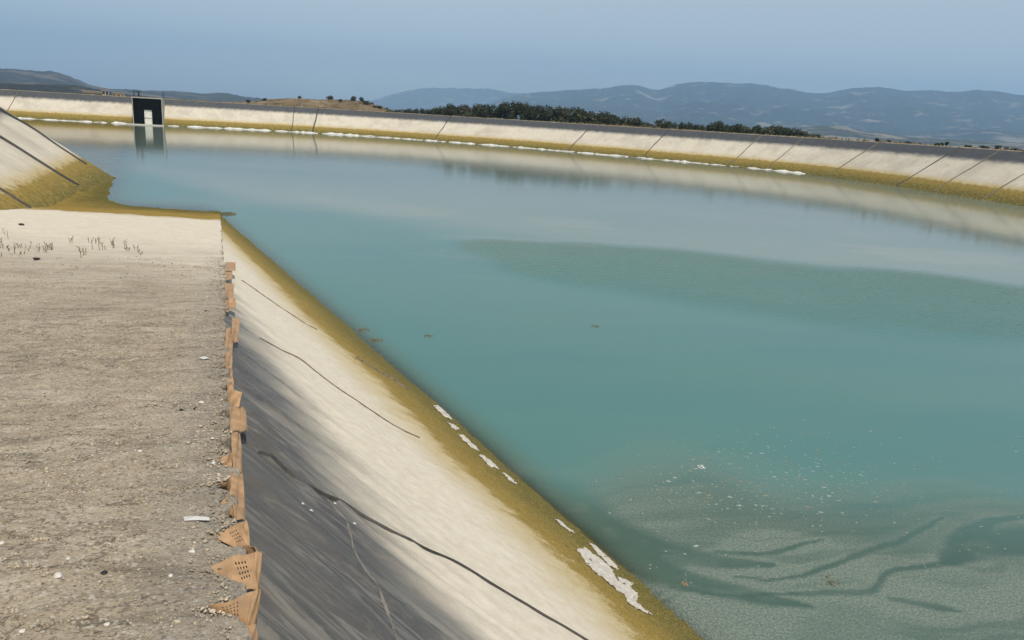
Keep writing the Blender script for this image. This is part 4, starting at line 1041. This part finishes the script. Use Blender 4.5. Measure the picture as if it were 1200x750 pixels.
for i, (x, y, wpx, D) in enumerate(spec):
    top = atd(x, y, D); gz = float(ground_z(top[0], top[1])); h_ = max(2.2, top[2] - gz + .15); k = random.randrange(7)
    o = protos[k] if not used[k] else copy_tree(protos[k]); used[k] = True
    s = wpx * D / FPX / .86
    o.location = (top[0], top[1], gz - .1); o.scale = (s, s, h_); o.rotation_euler = (0, 0, random.uniform(0, 6.28))
    tag(o, 'dark evergreen tree beyond the far bank, %s from the left in the row' % ordinal(i), 'tree', 'evergreen trees beyond the far bank')
for k in range(7):
    if not used[k]:
        for ch in list(protos[k].children): bpy.data.objects.remove(ch)
        bpy.data.objects.remove(protos[k])

# low shrubs: on the knoll, on the crest
def make_shrub(seed, mat, n_=260):
    r_ = random.Random(seed); blobs = [(r_.uniform(-.28, .28), r_.uniform(-.28, .28), r_.uniform(.25, .6), r_.uniform(.18, .3)) for _ in range(5)]
    t = empty('shrub', (0, 0, 0)); V, Fc = leafball(blobs, n_, .07, r_); mesh('foliage', V, Fc, MAT[mat], t, smooth=False)
    V, Fc = trunk_mesh(.25, .03, blobs[:3], r_); mesh('stem', V, Fc, MAT['bark'], t); return t
sp = [make_shrub(800 + k, 'scrub' if k else 'leaf') for k in range(3)]; su = [False] * 3
def shrub(x, y, wpx, hpx, D, gz, label, group):
    k = random.randrange(3); o = sp[k] if not su[k] else copy_tree(sp[k]); su[k] = True
    p_ = atd(x, y, D); o.location = (p_[0], p_[1], gz if gz is not None else p_[2] - hpx * D / FPX); o.scale = (wpx * D / FPX / .8,) * 2 + (hpx * D / FPX / .75,); o.rotation_euler = (0, 0, random.uniform(0, 6))
    tag(o, label, 'shrub', group)
ks = [(292, 117, 7, 3), (311, 115, 6, 3), (352, 112.5, 5, 4), (362, 116, 8, 3.5), (371, 116.5, 7, 4), (386, 112, 7, 6), (398, 116, 6, 3), (413, 112.5, 8, 6), (425, 113, 6, 8), (430, 117, 8, 6), (383, 121, 5, 4), (437, 120, 8, 6), (443, 123, 9, 5), (450, 125, 8, 5), (340, 117, 5, 3), (420, 120, 6, 4), (300, 119, 6, 3), (325, 118, 7, 3), (333, 121, 6, 3), (349, 120, 7, 3), (357, 122, 8, 3), (377, 119, 8, 3), (392, 120, 7, 4), (404, 119, 8, 4), (410, 123, 8, 4), (434, 124, 9, 4), (455, 128, 8, 4)]
for i, (x, y, w_, h_) in enumerate(ks):
    shrub(x, y, w_, h_, 300 + (i % 3) * 6, None, 'dark shrub on the brown knoll, %s from the left' % ordinal(sorted(k_[0] for k_ in ks).index(x)), 'shrubs on the brown knoll')
cs = [(1029, 163.5, 6, 4), (1041, 166, 5, 3), (1097, 169, 7, 3), (1105, 167, 3, 4), (1110, 165.5, 3, 5.5), (1135, 170, 6, 3), (1152, 172, 10, 3), (1168, 172, 8, 4), (1178, 173.5, 6, 3), (960, 158, 5, 4), (1065, 168.5, 6, 2.5), (1190, 175, 8, 2.5)]
for i, (x, y, w_, h_) in enumerate(cs):
    D = crest_dist(x) + 1.6
    shrub(x, y, w_, h_, D, CREST + .03, 'small weed shrub on the right crest, %s from the left' % ordinal(sorted(k_[0] for k_ in cs).index(x)), 'small shrubs on the right crest')
# dry grass fringe on the crest
V, Fc = [], []
for k in range(5200):
    i = L0 + rng.integers(0, len(far_crest)); o_ = rng.uniform(.5, 3.2); p_ = loop[i] + loopn[i] * o_ + rng.normal(0, .3, 2); h_ = rng.uniform(.05, .32) * (.4 + 1.2 * float(vn(i * .06, 0., 611))); a_ = rng.uniform(0, 6.28); s_ = rng.uniform(.05, .22); n0 = len(V)
    V += [(p_[0] - s_ * cos(a_), p_[1] - s_ * sin(a_), CREST - .05), (p_[0] + s_ * cos(a_), p_[1] + s_ * sin(a_), CREST - .05), (p_[0] + rng.normal(0, .08), p_[1] + rng.normal(0, .08), CREST + .02 + h_)]; Fc.append((n0, n0 + 1, n0 + 2))
MAT['straw'] = simple('straw_grass', (.20, .155, .085), 1, .5, .6, .1, 0)
o = mesh('dry_grass', V, Fc, MAT['straw'], smooth=False); tag(o, 'low dry grass fringe along the far crest track', 'grass', kind='stuff')

# ------------------------------------------------------------------ farm buildings far left
def house(x0, x1, ytop, ybase, D, depth, wallm, label, nwin, gable):
    a_ = atd(x0, ybase, D); b_ = atd(x1, ybase, D); c = (a_ + b_) / 2; W = np.linalg.norm((b_ - a_)[:2]) / 2; top = atd((x0 + x1) / 2, ytop, D)[2]; z0 = c[2] - 4
    t = empty('farmhouse', (c[0], c[1], z0), math.atan2(b_[1] - a_[1], b_[0] - a_[0])); H = top - z0; rf = min(1.6, .32 * (H - 4)) if gable else .35
    part('wall', [(-W, W, 0, depth, 0, H - rf)], MAT[wallm], t)
    bm = bmesh.new(); e = .4
    pr = [(-W - e, -e, H - rf + .004), (W + e, -e, H - rf + .004), (W + e, depth + e, H - rf + .004), (-W - e, depth + e, H - rf + .004), (-W - e, depth / 2, H), (W + e, depth / 2, H)]
    vv = [bm.verts.new(p_) for p_ in pr]
    for f_ in [(0, 1, 5, 4), (2, 3, 4, 5), (1, 2, 5), (3, 0, 4), (3, 2, 1, 0)]: bm.faces.new([vv[i_] for i_ in f_])
    r_ = link('roof', bpy.data.meshes.new('roof'), t); bm.to_mesh(r_.data); bm.free(); r_.data.materials.append(MAT['roof'])
    for k in range(nwin):
        xc = -W + (k + .5) * 2 * W / nwin; part('window', [(xc - .6, xc + .6, -.03, .05, H - rf - 2.2, H - rf - .7)], MAT['glass'], t, .01)
    return tag(t, label, 'building')
house(97, 118, 106.2, 110, 420, 7, 'wall_y', 'long low yellowish farm shed beyond the far left bank', 6, True)
house(119.5, 127.5, 104.2, 110, 430, 6, 'wall', 'small white farmhouse beside the long yellow shed', 2, False)
house(132, 146, 108.3, 112, 440, 6, 'wall_y', 'low tan shed right of the small white farmhouse', 3, True)

# ------------------------------------------------------------------ haze
m = NT('haze_air'); pv = m.n('ShaderNodeVolumePrincipled')
pv.inputs['Color'].default_value = (.42, .67, 1.0, 1); pv.inputs['Density'].default_value = 1.6e-4; pv.inputs['Anisotropy'].default_value = .2
m.t.links.new(pv.outputs[0], m.out.inputs['Volume'])
hz = part('haze', [(-13000, 13000, -13000, 13000, -60, 900)], m.m, None, 0); tag(hz, 'pale blue summer haze', 'haze', kind='stuff')
